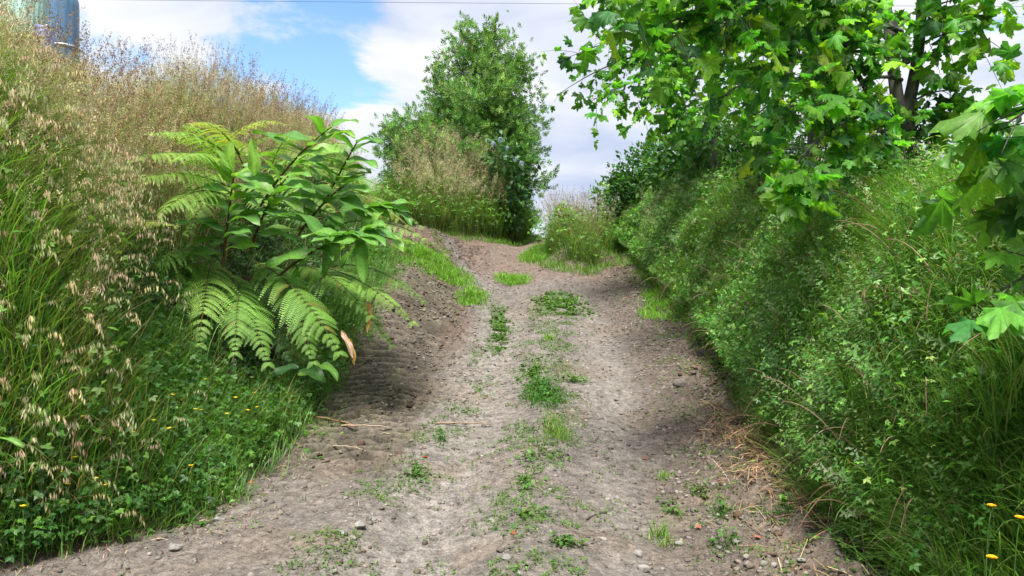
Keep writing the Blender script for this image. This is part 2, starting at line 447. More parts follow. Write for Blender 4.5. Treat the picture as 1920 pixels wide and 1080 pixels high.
# ------------------------------------------------------------------ leaf templates
def T_(v, f, c): return (np.array(v, float), [np.array(k) for k in f], np.array(c, float))
def ovalleaf(w=.5, fold=.12, droop=.15):
    # along +y length 1, quads pairs round a midrib
    ysn = [0, .3, .65, 1]; ws = [.02, w * .5, w * .42, .01]
    v = []; c = []
    for yy, ww in zip(ysn, ws):
        z = -droop * yy * yy
        v += [(-ww, yy, z + fold * ww * 2), (0, yy, z), (ww, yy, z + fold * ww * 2)]; c += [1, .85, 1]
    f = []
    for k in range(3):
        a = k * 3; f += [(a, a + 1, a + 4, a + 3), (a + 1, a + 2, a + 5, a + 4)]
    return T_(v, [f], c)
LV = ovalleaf(.55); LN = ovalleaf(.3, .1, .25)
def combine(parts):
    V = []; F = {}; C = []; n = 0
    for (v, fs, c), M, p in parts:
        V.append(v @ np.array(M).T + p)
        for f in fs: F.setdefault(f.shape[1], []).append(f + n)
        C.append(c); n += len(v)
    return (np.concatenate(V), [np.concatenate(f) for f in F.values()], np.concatenate(C))
def rz(a, s=1.0): return np.array([[cos(a), -sin(a), 0], [sin(a), cos(a), 0], [0, 0, 1]]) * s
LQ = T_([(0, 0, 0), (-.27, .45, .05), (0, 1, -.12), (.27, .45, .05)], [[(0, 1, 2), (0, 2, 3)]], [.9, 1, 1, 1])
TRI = combine([(LV, rz(0, 1.0), (0, .3, 0)), (LV, rz(1.15, .85), (0, .28, 0)), (LV, rz(-1.15, .85), (0, .28, 0))])
TRIQ = combine([(LQ, rz(0, 1.0), (0, .3, 0)), (LQ, rz(1.15, .9), (0, .28, 0)), (LQ, rz(-1.15, .9), (0, .28, 0))])
def lobed():      # small three-lobed toothed leaf, each lobe cut again
    parts = []
    for a in (0, 1.1, -1.1):
        for b, s in ((0, 1), (.42, .72), (-.42, .72)):
            parts.append((LQ, rz(a + b, s * (1 if a == 0 else .85)), (0, .05, 0)))
    return combine(parts)
CRW = lobed()
def planeleaf(seed):
    r = np.random.default_rng(seed)
    lobes = [(-2.0, .66), (-1.0, .92), (0, 1.05), (1.0, .92), (2.0, .66)]
    out_ = []
    for i, (a, L_) in enumerate(lobes):
        s = L_ * (1 + .08 * r.normal())
        out_ += [(a - .33, s * .68), (a - .24, s * .80), (a - .15, s * .80), (a, s), (a + .15, s * .80), (a + .24, s * .80), (a + .33, s * .68)]
        if i < 4: out_.append(((a + lobes[i + 1][0]) / 2, .52))
    v = [(0, 0, 0)]; c = [1.1]
    for (a, rr) in out_:
        xx = sin(a) * rr * .62; yy = cos(a) * rr * .62
        near = min(abs(a - l[0]) for l in lobes)
        z = -.22 * rr * rr - .10 * (near > .3) + .07 * sin(a * 3 + r.uniform(0, 6)) + .03 * r.normal()
        v.append((xx, yy + .22, z)); c.append(.98 if near > .1 else 1.05)
    v[0] = (0, .20, .03)
    n = len(out_)
    f = [(0, i + 1, i + 2) for i in range(n - 1)] + [(0, n, 1)]
    v2 = v + [(-.006, -.35, -.02), (.006, -.35, -.02)]; c += [1.2, 1.2]     # petiole
    f += [(0, n + 1, n + 2)]
    v2 = [(x_, y_ + .35, z_) for x_, y_, z_ in v2]
    return T_(v2, [f], c)
PLS = [planeleaf(i) for i in range(5)]
def sprig(nl=9, lt=LQ, spread=.9, w=.55):
    r = np.random.default_rng(nl); parts = []
    for i in range(nl):
        a = i * 2.4; tilt = .35 + spread * (1 - i / nl)
        dy = np.array([sin(tilt) * cos(a), cos(tilt), sin(tilt) * sin(a)])
        n_ = np.array([-cos(a) * cos(tilt), sin(tilt), -sin(a) * cos(tilt)]) * -1
        Mx = frames(dy[None], n_[None], np.array([[w * .9, .55, .55]]))[0]
        parts.append((lt, Mx, (0, i / nl * .75, 0)))
    return combine(parts)
SPRIG = sprig(12, w=.34)
def panicle(seed, nsp=34, fluff=.22, L_=1.0):
    r = np.random.default_rng(seed); v = []; f = []; c = []
    for i in range(nsp):
        t = r.uniform(0, 1); a = r.uniform(0, 2 * pi)
        rad = fluff * (1 - t) ** .7 * r.uniform(.35, 1) + .02
        p = np.array([cos(a) * rad, t * L_, sin(a) * rad])
        d = nrm(np.array([cos(a) * .6, 1, sin(a) * .6]) + r.normal(size=3) * .3) * .1
        s = nrm(np.cross(d, r.normal(size=3))) * .018
        k = len(v); v += [p, p + d * .5 + s, p + d, p + d * .5 - s]; f.append((k, k + 1, k + 2, k + 3)); c += [r.uniform(.7, 1.25)] * 4
    k = len(v); v += [(-.006, 0, 0), (.006, 0, 0), (0, 1, 0)]; c += [.8] * 3
    return T_(v, [f, [(k, k + 1, k + 2)]], c)
PAN = [panicle(i) for i in range(4)]
SPIKE = [panicle(10 + i, 26, .05) for i in range(3)]
def brome(seed):
    r = np.random.default_rng(seed); v = []; f = []; c = []
    for i in range(15):
        t = (i + .5) / 15
        ax = np.array([0, sin(t * 1.3) * .8, .25 * sin(t * 2.2) - .45 * t * t])
        p = ax + np.array([r.normal() * .05, r.normal() * .03, -.03])
        ln = r.uniform(.16, .26); w = .026
        dn = np.array([r.normal() * .05, r.normal() * .05 + .03, -ln]); sd = nrm(np.array([r.normal(), r.normal(), 0])) * w
        k = len(v); v += [p, p + dn * .45 + sd, p + dn, p + dn * .45 - sd]; f.append((k, k + 1, k + 2, k + 3)); c += [r.uniform(.8, 1.25)] * 4
        k = len(v); v += [ax, ax + (0, .006, 0), p]; f.append((k, k + 1, k + 2, k + 2)); c += [.8] * 3
    f3 = [q[:3] for q in f if q[2] == q[3]]; f4 = [q for q in f if q[2] != q[3]]
    return T_(v, [f4, f3], c)
BRO = [brome(i) for i in range(4)]

# scatter on the terrain ----------------------------------------------------
def scatter(x0, x1, y0, y1, dens, keep=None):
    n = int((x1 - x0) * (y1 - y0) * dens * 3.2)
    xx = RNG.uniform(x0, x1, n); yy = RNG.uniform(y0, y1, n)
    nn = Hn(xx, yy)
    ok = RNG.uniform(0, 3.2, n) < np.minimum(1 / nn[:, 2], 3.2)
    if keep is not None: ok &= RNG.uniform(0, 1, n) < keep(xx, yy)
    xx, yy, nn = xx[ok], yy[ok], nn[ok]
    # drop what the camera could never see: outside a generous view cone
    vis = (np.abs(xx) < yy * .78 + .8) & (yy > 2.2)
    xx, yy, nn = xx[vis], yy[vis], nn[vis]
    return np.stack([xx, yy, H(xx, yy)], -1), nn
def azi(nn, spread=1.0):
    a = np.arctan2(nn[:, 1], nn[:, 0]); flat = nn[:, 2] > .93
    a = a + RNG.normal(size=len(nn)) * spread
    return np.where(flat, RNG.uniform(0, 2 * pi, len(nn)), a)
def randn_(n): return RNG.normal(size=(n, 3))

G_mid = (.08, .19, .034); G_dark = (.045, .125, .028); G_lite = (.14, .28, .05); G_yel = (.20, .25, .065); STRAW = (.34, .27, .15); PINK = (.36, .28, .19); TAN = (.42, .31, .19); BRN = (.16, .085, .05)

def grassfield(name, P, nn, h, w, cols, wts, K=4, lean=(.15, .2), bend=(.7, .5), mat=None, az=None, hue=.08):
    n = len(P); az = azi(nn, .9) if az is None else az
    hh = h[0] + (h[1] - h[0]) * RNG.beta(2, 2.2, n)
    le = np.abs(RNG.normal(lean[0], lean[1], n)); be = np.clip(RNG.normal(bend[0], bend[1], n), 0, 2.4)
    V, F, tp, td, nv, s = blades(P - np.array([0, 0, .03]), az, hh, RNG.uniform(w[0], w[1], n), le, be, K)
    c = pal(cols, wts, n, .2, hue)
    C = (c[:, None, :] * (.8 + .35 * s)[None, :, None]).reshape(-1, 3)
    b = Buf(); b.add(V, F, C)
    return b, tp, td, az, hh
def leafcover(buf, P, nn, T, size, cols, wts, up=.6, off=(0, .1), rnd=.55, amt=.2):
    n = len(P)
    N_ = nrm(nn * (1 - up) + np.array([0, 0, up]) + randn_(n) * rnd * .6)
    d = nrm(np.cross(N_, randn_(n)) + np.array([0, 0, -.25]))
    sz = size[0] + (size[1] - size[0]) * RNG.uniform(0, 1, n)
    M = frames(d, N_, sz)
    pp = P + nn * RNG.uniform(off[0], off[1], (n, 1)) + np.array([0, 0, 1]) * RNG.uniform(0, off[1], (n, 1)) * .5
    buf.add(*inst(T, M, pp, pal(cols, wts, n, amt, .07)))

# ------------------------------------------------------------------ left bank growth
def leftmask(lo, hi):
    def k(x_, y_):
        t = (-x_ - xl(y_)) ; return ((t > lo) & (t < hi)).astype(float)
    return k
def hollow(x_, y_):
    t = -x_ - xl(y_); return S((x_ / y_ + .595) / .07) * S((y_ - 4.9) / .4) * (1 - S((y_ - 14.8) / 1)) * (1 - S((t - 2.35) / .5))
# low rich green herb at the foot
def low(x_, y_):
    t = -x_ - xl(y_); return (S((t + .25 * (fbm(x_ * 2.2, y_ * 2.2, 84) - .2)) / .35) * (1 - S((t - 1.0 + (.75 - .6 * (1 - S((y_ - 6.3) / .8))) * hollow(x_, y_)) / .4)) * (y_ < 14.5))
P, nn = scatter(-4.8, -1.7, 3.4, 14.5, 3000, low)
b, *_ = grassfield('grass', P, nn, (.1, .42), (.004, .010), [G_mid, G_lite, (.17, .30, .06), (.2, .3, .09), STRAW], [3, 4, 3, 1, .5], 5)
Pc, nc = scatter(-4.8, -1.7, 3.4, 14.5, 1000, low)
leafcover(b, Pc, nc, CRW, (.028, .055), [(.05, .15, .03), (.08, .21, .04), (.13, .28, .05)], [4, 4, 2], .7, (.0, .16))
Pc, nc = scatter(-4.8, -1.7, 3.4, 14.5, 300, low)
leafcover(b, Pc, nc, TRI, (.03, .05), [(.03, .09, .02), (.05, .14, .03)], [1, 1], .7, (.02, .22))
Pc, nc = scatter(-4.6, -1.9, 5.0, 15.5, 1000, lambda a, c: hollow(a, c) * .6 * S((-a - xl(c) - .1) / .3))
leafcover(b, Pc, nc, TRI, (.03, .055), [(.03, .085, .02), (.05, .13, .03), (.08, .17, .035)], [3, 3, 1], .5, (.0, .1))
Pc, nc = scatter(-4.6, -1.9, 5, 15.5, 420, lambda a, c: hollow(a, c) * (.3 + .7 * (c > 9) + .7 * (a / c < -.43)))
b2, *_ = grassfield('g', Pc, nc, (.15, .4), (.004, .009), [G_dark, G_mid, G_lite], [3, 3, 1], 4, (.3, .2), (1.2, .4))
b.add(np.concatenate(b2.V), [f for fs in b2.F.values() for f in fs], np.concatenate(b2.C))
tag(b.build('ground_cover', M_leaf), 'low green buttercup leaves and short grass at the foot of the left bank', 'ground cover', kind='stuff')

P, nn = scatter(-3.8, -1.4, 3.4, 14, 1000, lambda a, c: np.exp(-((-a - xl(c) + .05) / .16) ** 2) * np.clip(2.4 * fbm(a * 1.9, c * 1.9, 180) - .7, 0, 1))
nn = nrm(nn + np.array([.6, 0, 0]))
b, *_ = grassfield('grass', P, nn, (.08, .3), (.004, .008), [G_mid, G_lite, (.16, .26, .06), STRAW], [3, 4, 2, 1], 5, (.6, .3), (1.0, .4))
k = RNG.uniform(size=len(P)) < .4
leafcover(b, P[k], nn[k], CRW, (.02, .045), [G_mid, G_lite], [1, 1], .8, (0, .05))
tag(b.build('grass_fringe', M_grass), 'ragged fringe of grass spilling from the left bank onto the track', 'grass', kind='stuff')
# tall mixed grass over the whole face and top
def face(x_, y_):
    t = -x_ - xl(y_); return (1 - .98 * hollow(x_, y_)) * S((t - .15) / .5) * (.75 + .5 * fbm(x_ * 1.3, y_ * 1.3, 81)) * (y_ < 17.5)
Pt, nt_ = scatter(-7.5, -2, 3.2, 17.5, 2300, face)
tpos = (-Pt[:, 0] - xl(Pt[:, 1]))
keep = (tpos < 3.2)
Pt, nt_ = Pt[keep], nt_[keep]
b, tp, td, az, hh = grassfield('tall_grass', Pt, nt_, (.3, .8), (.004, .010), [G_dark, G_mid, G_lite, G_yel, STRAW, TAN], [2, 4.5, 4.5, 3, 2.6, 1.6], 5)
def clumpy(x_, y_):
    t = -x_ - xl(y_); return (1 - hollow(x_, y_)) * S((t - .2) / .4) * (t < 3) * (fbm(x_ * 2.4, y_ * 2.4, 86) > .54)
P, nn = scatter(-7, -2, 3.2, 17, 1500, clumpy)
b2, *_ = grassfield('g', P, nn, (.45, .95), (.006, .012), [(.10, .22, .04), (.15, .29, .06), (.2, .30, .07)], [2, 3, 2], 6, (.2, .2), (.9, .5))
b.add(np.concatenate(b2.V), [f for fs in b2.F.values() for f in fs], np.concatenate(b2.C))
# weeds and climbing stems' leaves under it
Pc, nc = scatter(-6, -2.2, 3.2, 17.5, 120, face)
leafcover(b, Pc, nc, TRI, (.03, .055), [G_mid, G_lite, (.12, .2, .05)], [2, 3, 2], .5, (.1, .42))
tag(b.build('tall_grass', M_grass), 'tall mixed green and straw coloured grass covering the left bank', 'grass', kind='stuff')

# seed heads on stems
bs = Buf()
PINK = (.50, .40, .27)
def heads(P, nn, h, T, size, cols, wts, scol, lean=(.08, .1), bend=(.35, .25), sw=.0035, droop=False, minz=None):
    n = len(P); az_ = azi(nn, .9)
    hh = RNG.uniform(h[0], h[1], n)
    le = np.abs(RNG.normal(lean[0], lean[1], n)); be = np.clip(RNG.normal(bend[0], bend[1], n), 0, 2.2)
    V, F, tp, td, nv, s = blades(P, az_, hh, np.full(n, sw), le, be, 5, .5)
    bs.add(V, F, np.repeat(pal(scol, [1] * len(scol), n), nv, 0))
    c = pal(cols, wts, n, .2, .07)
    sz = RNG.uniform(size[0], size[1], n)
    which = RNG.integers(0, len(T), n)
    for k in range(len(T)):
        m = which == k
        if droop:
            d = np.stack([np.cos(az_), np.sin(az_), np.zeros(n)], -1); nz = np.tile([0, 0, 1.0], (n, 1))
        else:
            d = td + randn_(n) * .12; nz = randn_(n)
        M = frames(d[m], nz[m], sz[m])
        bs.add(*inst(T[k], M, tp[m], c[m]))
def seedm(x_, y_):
    t = -x_ - xl(y_); return (1 - hollow(x_, y_)) * S((t - .5) / .6) * np.clip(1.5 * fbm(x_ * 1.1, y_ * 1.1, 91) - .1, 0, 1) * (y_ < 17.5) * (t < 3)
P, nn = scatter(-7.2, -2.3, 3.2, 17.5, 430, seedm)
heads(P, nn, (.4, .8), PAN, (.11, .21), [PINK, (.44, .36, .22), (.46, .41, .24), (.30, .34, .14)], [4, 3, 2, 2], [G_yel, G_mid])
def topm(x_, y_):
    t = -x_ - xl(y_); return S((t - 1.1) / .5) * (t < 2.8) * (y_ < 18)
P, nn = scatter(-7.2, -2.8, 4.2, 18, 190, topm)
heads(P, nn, (.45, .85), PAN, (.13, .22), [PINK, (.42, .31, .20), (.47, .41, .24), (.30, .34, .13)], [4, 2, 4, 4], [G_yel, STRAW], (.05, .08), (.25, .2))
P, nn = scatter(-7.2, -2.8, 4.2, 18, 120, topm)
heads(P, nn, (.6, 1.2), SPIKE, (.12, .22), [(.2, .12, .07), (.26, .17, .09), (.18, .13, .08)], [2, 1, 1], [G_yel, STRAW], (.05, .08), (.3, .2))
def bromem(x_, y_):
    t = -x_ - xl(y_); return S((t - .1) / .3) * (t < 1.7) * (1 - hollow(x_, y_)) * (x_ < -2.5) * (y_ < 8) * np.clip(1.6 * fbm(x_ * 1.6, y_ * 1.6, 95) - .2, 0, 1)
P, nn = scatter(-5.4, -2.2, 3.4, 8, 250, bromem)
heads(P, nn, (.45, .8), BRO, (.12, .21), [(.46, .38, .24), (.50, .40, .27), (.44, .38, .22), (.36, .37, .19)], [3, 1, 3, 3], [STRAW, TAN], (.25, .2), (1.0, .3), .004, True)
tag(bs.build('seed_heads', M_seed), 'pinkish and straw coloured grass seed heads on thin stems over the left bank', 'grass', kind='stuff')

# ------------------------------------------------------------------ right bank growth
def rface(x_, y_):
    t = x_ - xr(y_); return S((t + .08) / .25) * (t < 2.4)
def clump(P, nn, amp=.3, f=1.6, s=3):
    k = vn3(P, f, s) * .5 + vn3(P, f * 2.7, s + 5) * .35 + vn3(P, f * 6.5, s + 9) * .25 - .05
    return P + nn * (amp * (k[:, None] - .25) * 1.6)
b = Buf()
GR = [(.05, .17, .035), (.09, .25, .045), (.15, .33, .055), (.24, .37, .09)]
def spc(x_, y_): return fbm(x_ * 1.3 + 40, y_ * 1.3, 160, 3)
for (y0, y1, dn, sc) in ((3.3, 9, 1150, 1.0), (9, 14, 850, 1.2), (14, 24, 520, 1.6)):
    P, nn = scatter(1.7, 6.2, y0, y1, dn, lambda a, c: rface(a, c) * (.3 + .7 * (spc(a, c) > .45)) * (1 - .75 * (c < 6.5) * ((a - xr(c)) < .8)))
    P2 = clump(P, nn, .8, 1.1)
    leafcover(b, P2, nn, TRIQ, (.018 * sc, .042 * sc), GR, [3, 5, 4, 1.5], .45, (0, .18), .9, .28)
tag(b.build('bramble_cover', M_leaf), 'dense green bramble and creeper leaves covering the right bank', 'ground cover', kind='stuff')
P, nn = scatter(1.9, 5.4, 3.6, 16, 26, rface)
P = clump(P, nn, .6, 1.1); db = Buf()
for k in range(len(P)):
    a_ = RNG.uniform(0, 2 * pi); L_ = RNG.uniform(.3, .8); q = P[k] + nn[k] * .1
    e_ = q + np.array([cos(a_) * .3 - .25, sin(a_) * .5, RNG.uniform(-.5, .6)]) * L_
    db.add(*tube(bez(q, (q + e_) / 2 + [0, 0, .15 * L_], e_ + [0, 0, -.1], 8), np.linspace(.005, .002, 8), 5, (.24, .18, .12) if k % 2 else (.14, .09, .06)))
tag(db.build('dead_stems', M_dry), 'thin dead stems and bramble shoots sticking out of the right bank', 'dead stems', kind='stuff')
# upright leafy weeds (nettle, goosegrass) standing out of it in drifts
WEEDT = combine([(LQ, frames(np.array([[cos(a) * .9, .35, sin(a) * .9]]), np.array([[0, 1, 0.]]), np.array([[.17, .21, .2]]))[0] * (1 - .5 * i / 20), np.array([0, i / 20, 0])) for i, a in enumerate(np.arange(20) * 2.399)])
b = Buf()
P, nn = scatter(1.8, 5.6, 3.6, 20, 50, lambda a, c: rface(a, c) * S((spc(a, c) - .42) / .1))
P = clump(P, nn, .8, 1.1); n = len(P)
d = nrm(nn * .5 + np.array([0, 0, .8]) + randn_(n) * .25)
b.add(*inst(WEEDT, frames(d, randn_(n), RNG.uniform(.18, .38, n)), P, pal([(.08, .19, .045), (.13, .25, .06), (.18, .28, .10)], [3, 3, 1], n)))
P, nn = scatter(1.8, 5.6, 3.6, 20, 30, rface)
P = clump(P, nn, .8, 1.1); n = len(P)
b.add(*inst(WEEDT, frames(nrm(nn * .7 + randn_(n) * .5), randn_(n), RNG.uniform(.15, .3, n)), P, pal([(.22, .30, .15), (.16, .24, .09)], [1, 1], n)))
P, nn = scatter(2.6, 5.6, 4.5, 20, 60, lambda a, c: S((a - xr(c) - .7) / .2) * ((a - xr(c)) < 1.6))
n = len(P)
b.add(*inst(WEEDT, frames(nrm(np.array([-.15, 0, 1]) + randn_(n) * .2), randn_(n), RNG.uniform(.35, .75, n)), P, pal([(.08, .2, .045), (.14, .27, .06), (.2, .3, .12)], [3, 3, 1], n)))
tag(b.build('leafy_weeds', M_leaf), 'upright leafy weeds standing out of the cover on the right bank', 'weeds', kind='stuff')
Pr, nr = scatter(1.7, 6.2, 3.3, 20, 2100, lambda a, c: rface(a, c) * (.25 + .75 * (spc(a, c) < .52)))
Pr = clump(Pr, nr, .66, 1.1)
b, tp, td, az, hh = grassfield('grass', Pr, nr, (.15, .5), (.004, .009), [G_dark, G_mid, G_lite, G_yel, STRAW], [2, 4, 4, 1, .35], 5, (.3, .3), (1.3, .6), az=azi(nr, 1.3))
# long arching grass at the foot near the camera
def rfoot(x_, y_):
    t = x_ - xr(y_); return S((t + .25) / .35) * (1 - S((t - 1.1) / .3)) * np.clip(1.7 * fbm(x_ * 1.4, y_ * 1.4, 99) - .15 + .55 * (y_ < 7), 0, 1)
P, nn = scatter(1.8, 4.3, 3.2, 15, 1900, rfoot)
b2, *_ = grassfield('grass', P, nn, (.3, .85), (.005, .011), [G_mid, G_lite, (.16, .3, .06), (.2, .3, .09)], [3, 5, 3, 1], 6, (.3, .2), (1.2, .4))
b.add(np.concatenate(b2.V), [f for fs in b2.F.values() for f in fs], np.concatenate(b2.C))
P, nn = scatter(1.4, 3.2, 3.3, 17, 1300, lambda a, c: np.exp(-((a - xr(c) + .02) / .16) ** 2) * np.clip(2.2 * fbm(a * 1.8, c * 1.8, 170) - .6, 0, 1) * (1 - .85 * np.exp(-((c - 6.4) / .9) ** 2)))
nn = nrm(nn + np.array([-.6, 0, 0]))
b2, *_ = grassfield('grass', P, nn, (.12, .42), (.005, .010), [G_mid, G_lite, (.15, .27, .06)], [3, 4, 2], 5, (.5, .3), (1.0, .4))
b.add(np.concatenate(b2.V), [f for fs in b2.F.values() for f in fs], np.concatenate(b2.C))
Pc, nc = scatter(1.4, 3.2, 3.3, 17, 700, lambda a, c: np.exp(-((a - xr(c) + .05) / .22) ** 2) * (fbm(a * 2.1, c * 2.1, 171) > .5))
leafcover(b, Pc, nc, CRW, (.025, .05), [G_mid, G_lite], [1, 1], .7, (0, .08))
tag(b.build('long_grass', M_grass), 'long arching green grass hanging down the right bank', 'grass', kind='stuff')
bs = Buf()
P, nn = scatter(2.3, 5.5, 5.0, 22, 110, lambda a, c: S((a - xr(c) - .2) / .3) * np.clip(1.8 * fbm(a, c, 105) - .3, 0, 1))
P = clump(P, nn, .3)
heads(P, nn, (.3, .6), PAN, (.10, .17), [(.38, .40, .22), (.33, .38, .20), PINK], [3, 3, 1], [G_lite, G_yel])
P = np.array([veg(1790 + a, 455 + c, .45) for a, c in ((-30, 30), (0, 0), (25, 10), (50, -5), (10, 40), (-10, 60), (70, 20))]); P[:, 2] -= .45
heads(P, np.tile([-.8, -.3, .4], (7, 1)), (.4, .6), BRO, (.2, .27), [TAN, STRAW], [1, 1], [STRAW], (.3, .1), (1.2, .3), .004, True)
tag(bs.build('seed_heads', M_seed), 'pale greenish grass seed heads scattered over the right bank', 'grass', kind='stuff')

# bright short grass fringe at the sides of the track, mound and tuft skirts
def fringe(x_, y_):
    a = np.exp(-((x_ - xr(y_) + .1) / .22) ** 2) * S((y_ - 8.5) / 4)
    e = np.sqrt(((x_ + 1.75) / 2.45) ** 2 + ((y_ - 23.4) / 3.6) ** 2)
    b_ = ((e < 1.08) & (e > .75)) * S((y_ - 14) / 1)
    e2 = np.sqrt(((x_ - 1.5) / 1.0) ** 2 + ((y_ - 18.5) / 2.2) ** 2)
    c_ = (e2 < 1.15) * 1.0
    return np.clip((a + b_ + c_) * (.25 + 1.2 * fbm(x_ * 2.2, y_ * 2.2, 111)), 0, 1)
P, nn = scatter(-4.6, 3.4, 8.5, 26, 900, fringe)
b, *_ = grassfield('grass', P, nn, (.08, .26), (.007, .014), [(.10, .22, .03), (.15, .27, .04), (.08, .17, .03)], [3, 3, 2], 3, (.2, .2), (.7, .4))
tag(b.build('short_grass', M_grass), 'bright short grass fringing the far end of the track', 'grass', kind='stuff')

# mound with tall grass in front of the tree
def mound(x_, y_):
    e = np.sqrt(((x_ + 1.75) / 2.35) ** 2 + ((y_ - 23.4) / 3.4) ** 2); return (e < .97) * 1.0
P, nn = scatter(-4.3, .7, 19.8, 27, 900, mound)
b, *_ = grassfield('grass', P, nn, (.5, 1.15), (.009, .018), [G_mid, G_lite, G_yel, (.2, .2, .09), STRAW], [3, 5, 3, 1.5, 1], 4, (.2, .15), (.6, .4))
Pc, nc = scatter(-4.3, .7, 19.8, 27, 260, mound)
leafcover(b, Pc, nc, TRIQ, (.06, .1), [G_dark, G_mid, G_lite], [2, 3, 2], .5, (.1, .7))
tag(b.build('tall_grass', M_grass), 'tall green grass covering the mound below the middle tree', 'grass', kind='stuff')
bs = Buf()
P, nn = scatter(-4.3, .7, 19.8, 26, 200, lambda a, c: mound(a, c) * np.clip(1 - ((a + 1.7) / 1.5) ** 2, 0, 1))
heads(P, nn, (.85, 1.4), PAN, (.22, .36), [(.50, .45, .28), (.44, .43, .22), (.48, .40, .28)], [3, 2, 2], [STRAW, G_yel], (.08, .08), (.3, .2), .007)
tag(bs.build('seed_heads', M_seed), 'pale straw seed heads of the tall grass on the mound below the middle tree', 'grass', kind='stuff')

# tuft island dividing the two paths
def isle(x_, y_):
    e2 = np.sqrt(((x_ - 1.62) / .66) ** 2 + ((y_ - 18.6) / 1.7) ** 2); return (e2 < .75 + .7 * (vnoise(x_ * 2.5, y_ * 2.5, 77) - .3)) * 1.0
gt = empty('grass_clump', (1.5, 18.6, float(H(1.5, 18.6))), 'tall grass clump with brown seed heads standing between the two far paths', 'grass clump')
P, nn = scatter(.5, 2.5, 16.5, 20.5, 1500, isle)
b, *_ = grassfield('grass', P, nn, (.25, .95), (.008, .015), [G_mid, G_lite, G_yel, STRAW, (.3, .17, .1)], [5, 5, 2, .8, .6], 5, (.2, .2), (.7, .5), az=RNG.uniform(0, 2 * pi, len(P)))
Pc, nc = scatter(.5, 2.5, 16.5, 20.5, 260, isle)
leafcover(b, Pc, nc, TRIQ, (.05, .09), [G_mid, G_lite], [1, 1], .5, (.1, .7))
b.build('blades', M_grass, gt)
bs = Buf()
P, nn = scatter(.5, 2.5, 16.7, 20.3, 210, isle)
heads(P, nn, (.65, 1.15), SPIKE + PAN[:1], (.13, .22), [(.3, .24, .15), BRN, (.35, .3, .18)], [3, 1, 2], [STRAW, G_yel], (.05, .06), (.3, .2), .006)
bs.build('seed_heads', M_seed, gt)

# ------------------------------------------------------------------ weeds on the track
WEEDS = [  # px, v, rx px, ry px, style, label
 (1018, 742, 36, 24, 'g', 'thickest dark green grass tuft in the middle strip of the track'),
 (1042, 812, 22, 26, 'y', 'upright light green grass tuft just below the thickest dark tuft'),
 (1012, 860, 42, 17, 'm', 'broad leaved weed patch near the lower end of the middle strip'),
 (938, 618, 16, 36, 'm', 'narrow weed patch left of the middle strip, running along the pale rut'),
 (884, 556, 28, 16, 'b', 'bright grass patch where the left path turns off, nearest of its strip'),
 (850, 524, 34, 16, 'b', 'bright grass patch halfway along the grass strip of the left path'),
 (792, 478, 55, 24, 'b', 'large bright grass patch beside the left path next to the ginger leaves'),
 (1058, 570, 42, 17, 'm', 'green weed patch right of where the two pale ruts part'),
 (962, 528, 28, 8, 'b', 'small bright grass patch in the middle of the fork'),
 (1000, 484, 22, 9, 'b', 'bright grass patch at the start of the narrow middle gap'),
 (985, 972, 50, 9, 'm', 'flat straggling weed patch lying across the lower track'),
 (782, 893, 34, 15, 'm', 'weed patch with rusty leaves left of the middle strip in the lower track'),
 (826, 824, 13, 9, 'g', 'small green tuft above the rusty leaved weed patch'),
 (1244, 896, 17, 9, 'b', 'small bright yellow-green grass tuft standing alone on the right of the track'),
 (1266, 962, 32, 20, 'm', 'clover patch below the small bright tuft on the right of the track'),
 (1312, 928, 16, 18, 'm', 'leafy weed tuft just right of the clover patch'),
 (1352, 966, 17, 14, 'g', 'small grass tuft right of the leafy weed tuft'),
 (1420, 862, 20, 24, 'm', 'straggling green weed in the rough soil left of the dry grass heap'),
 (1474, 962, 26, 16, 'g', 'green tuft in the dark clods of the right track edge'),
 (1618, 1035, 60, 28, 'g', 'large bright green clump at the bottom right edge of the track'),
 (1236, 1010, 26, 16, 'y', 'thin yellowish grass tuft beside the small stones at the bottom of the track'),
 (1030, 636, 8, 5, 'b', 'tiny bright tuft at the upper end of the middle strip'),
 (1228, 595, 26, 18, 'b', 'yellow-green grass patch on the right verge, nearer of the two'),
 (1235, 560, 24, 14, 'b', 'yellow-green grass patch on the right verge, farther of the two'),
 (1000, 700, 20, 22, 'm', 'sparse weeds in the middle strip above the thickest dark tuft'),
 (1075, 715, 22, 7, 'm', 'thin weeds just right of the middle strip above its thickest tuft'),
 (985, 905, 22, 18, 'm', 'small weed patch at the bottom end of the middle strip'),
 (1365, 1022, 26, 14, 'g', 'low tuft near the bottom stones on the right of the track'),
 (1060, 1020, 30, 8, 'm', 'little flat weeds at the bottom of the track'),
]
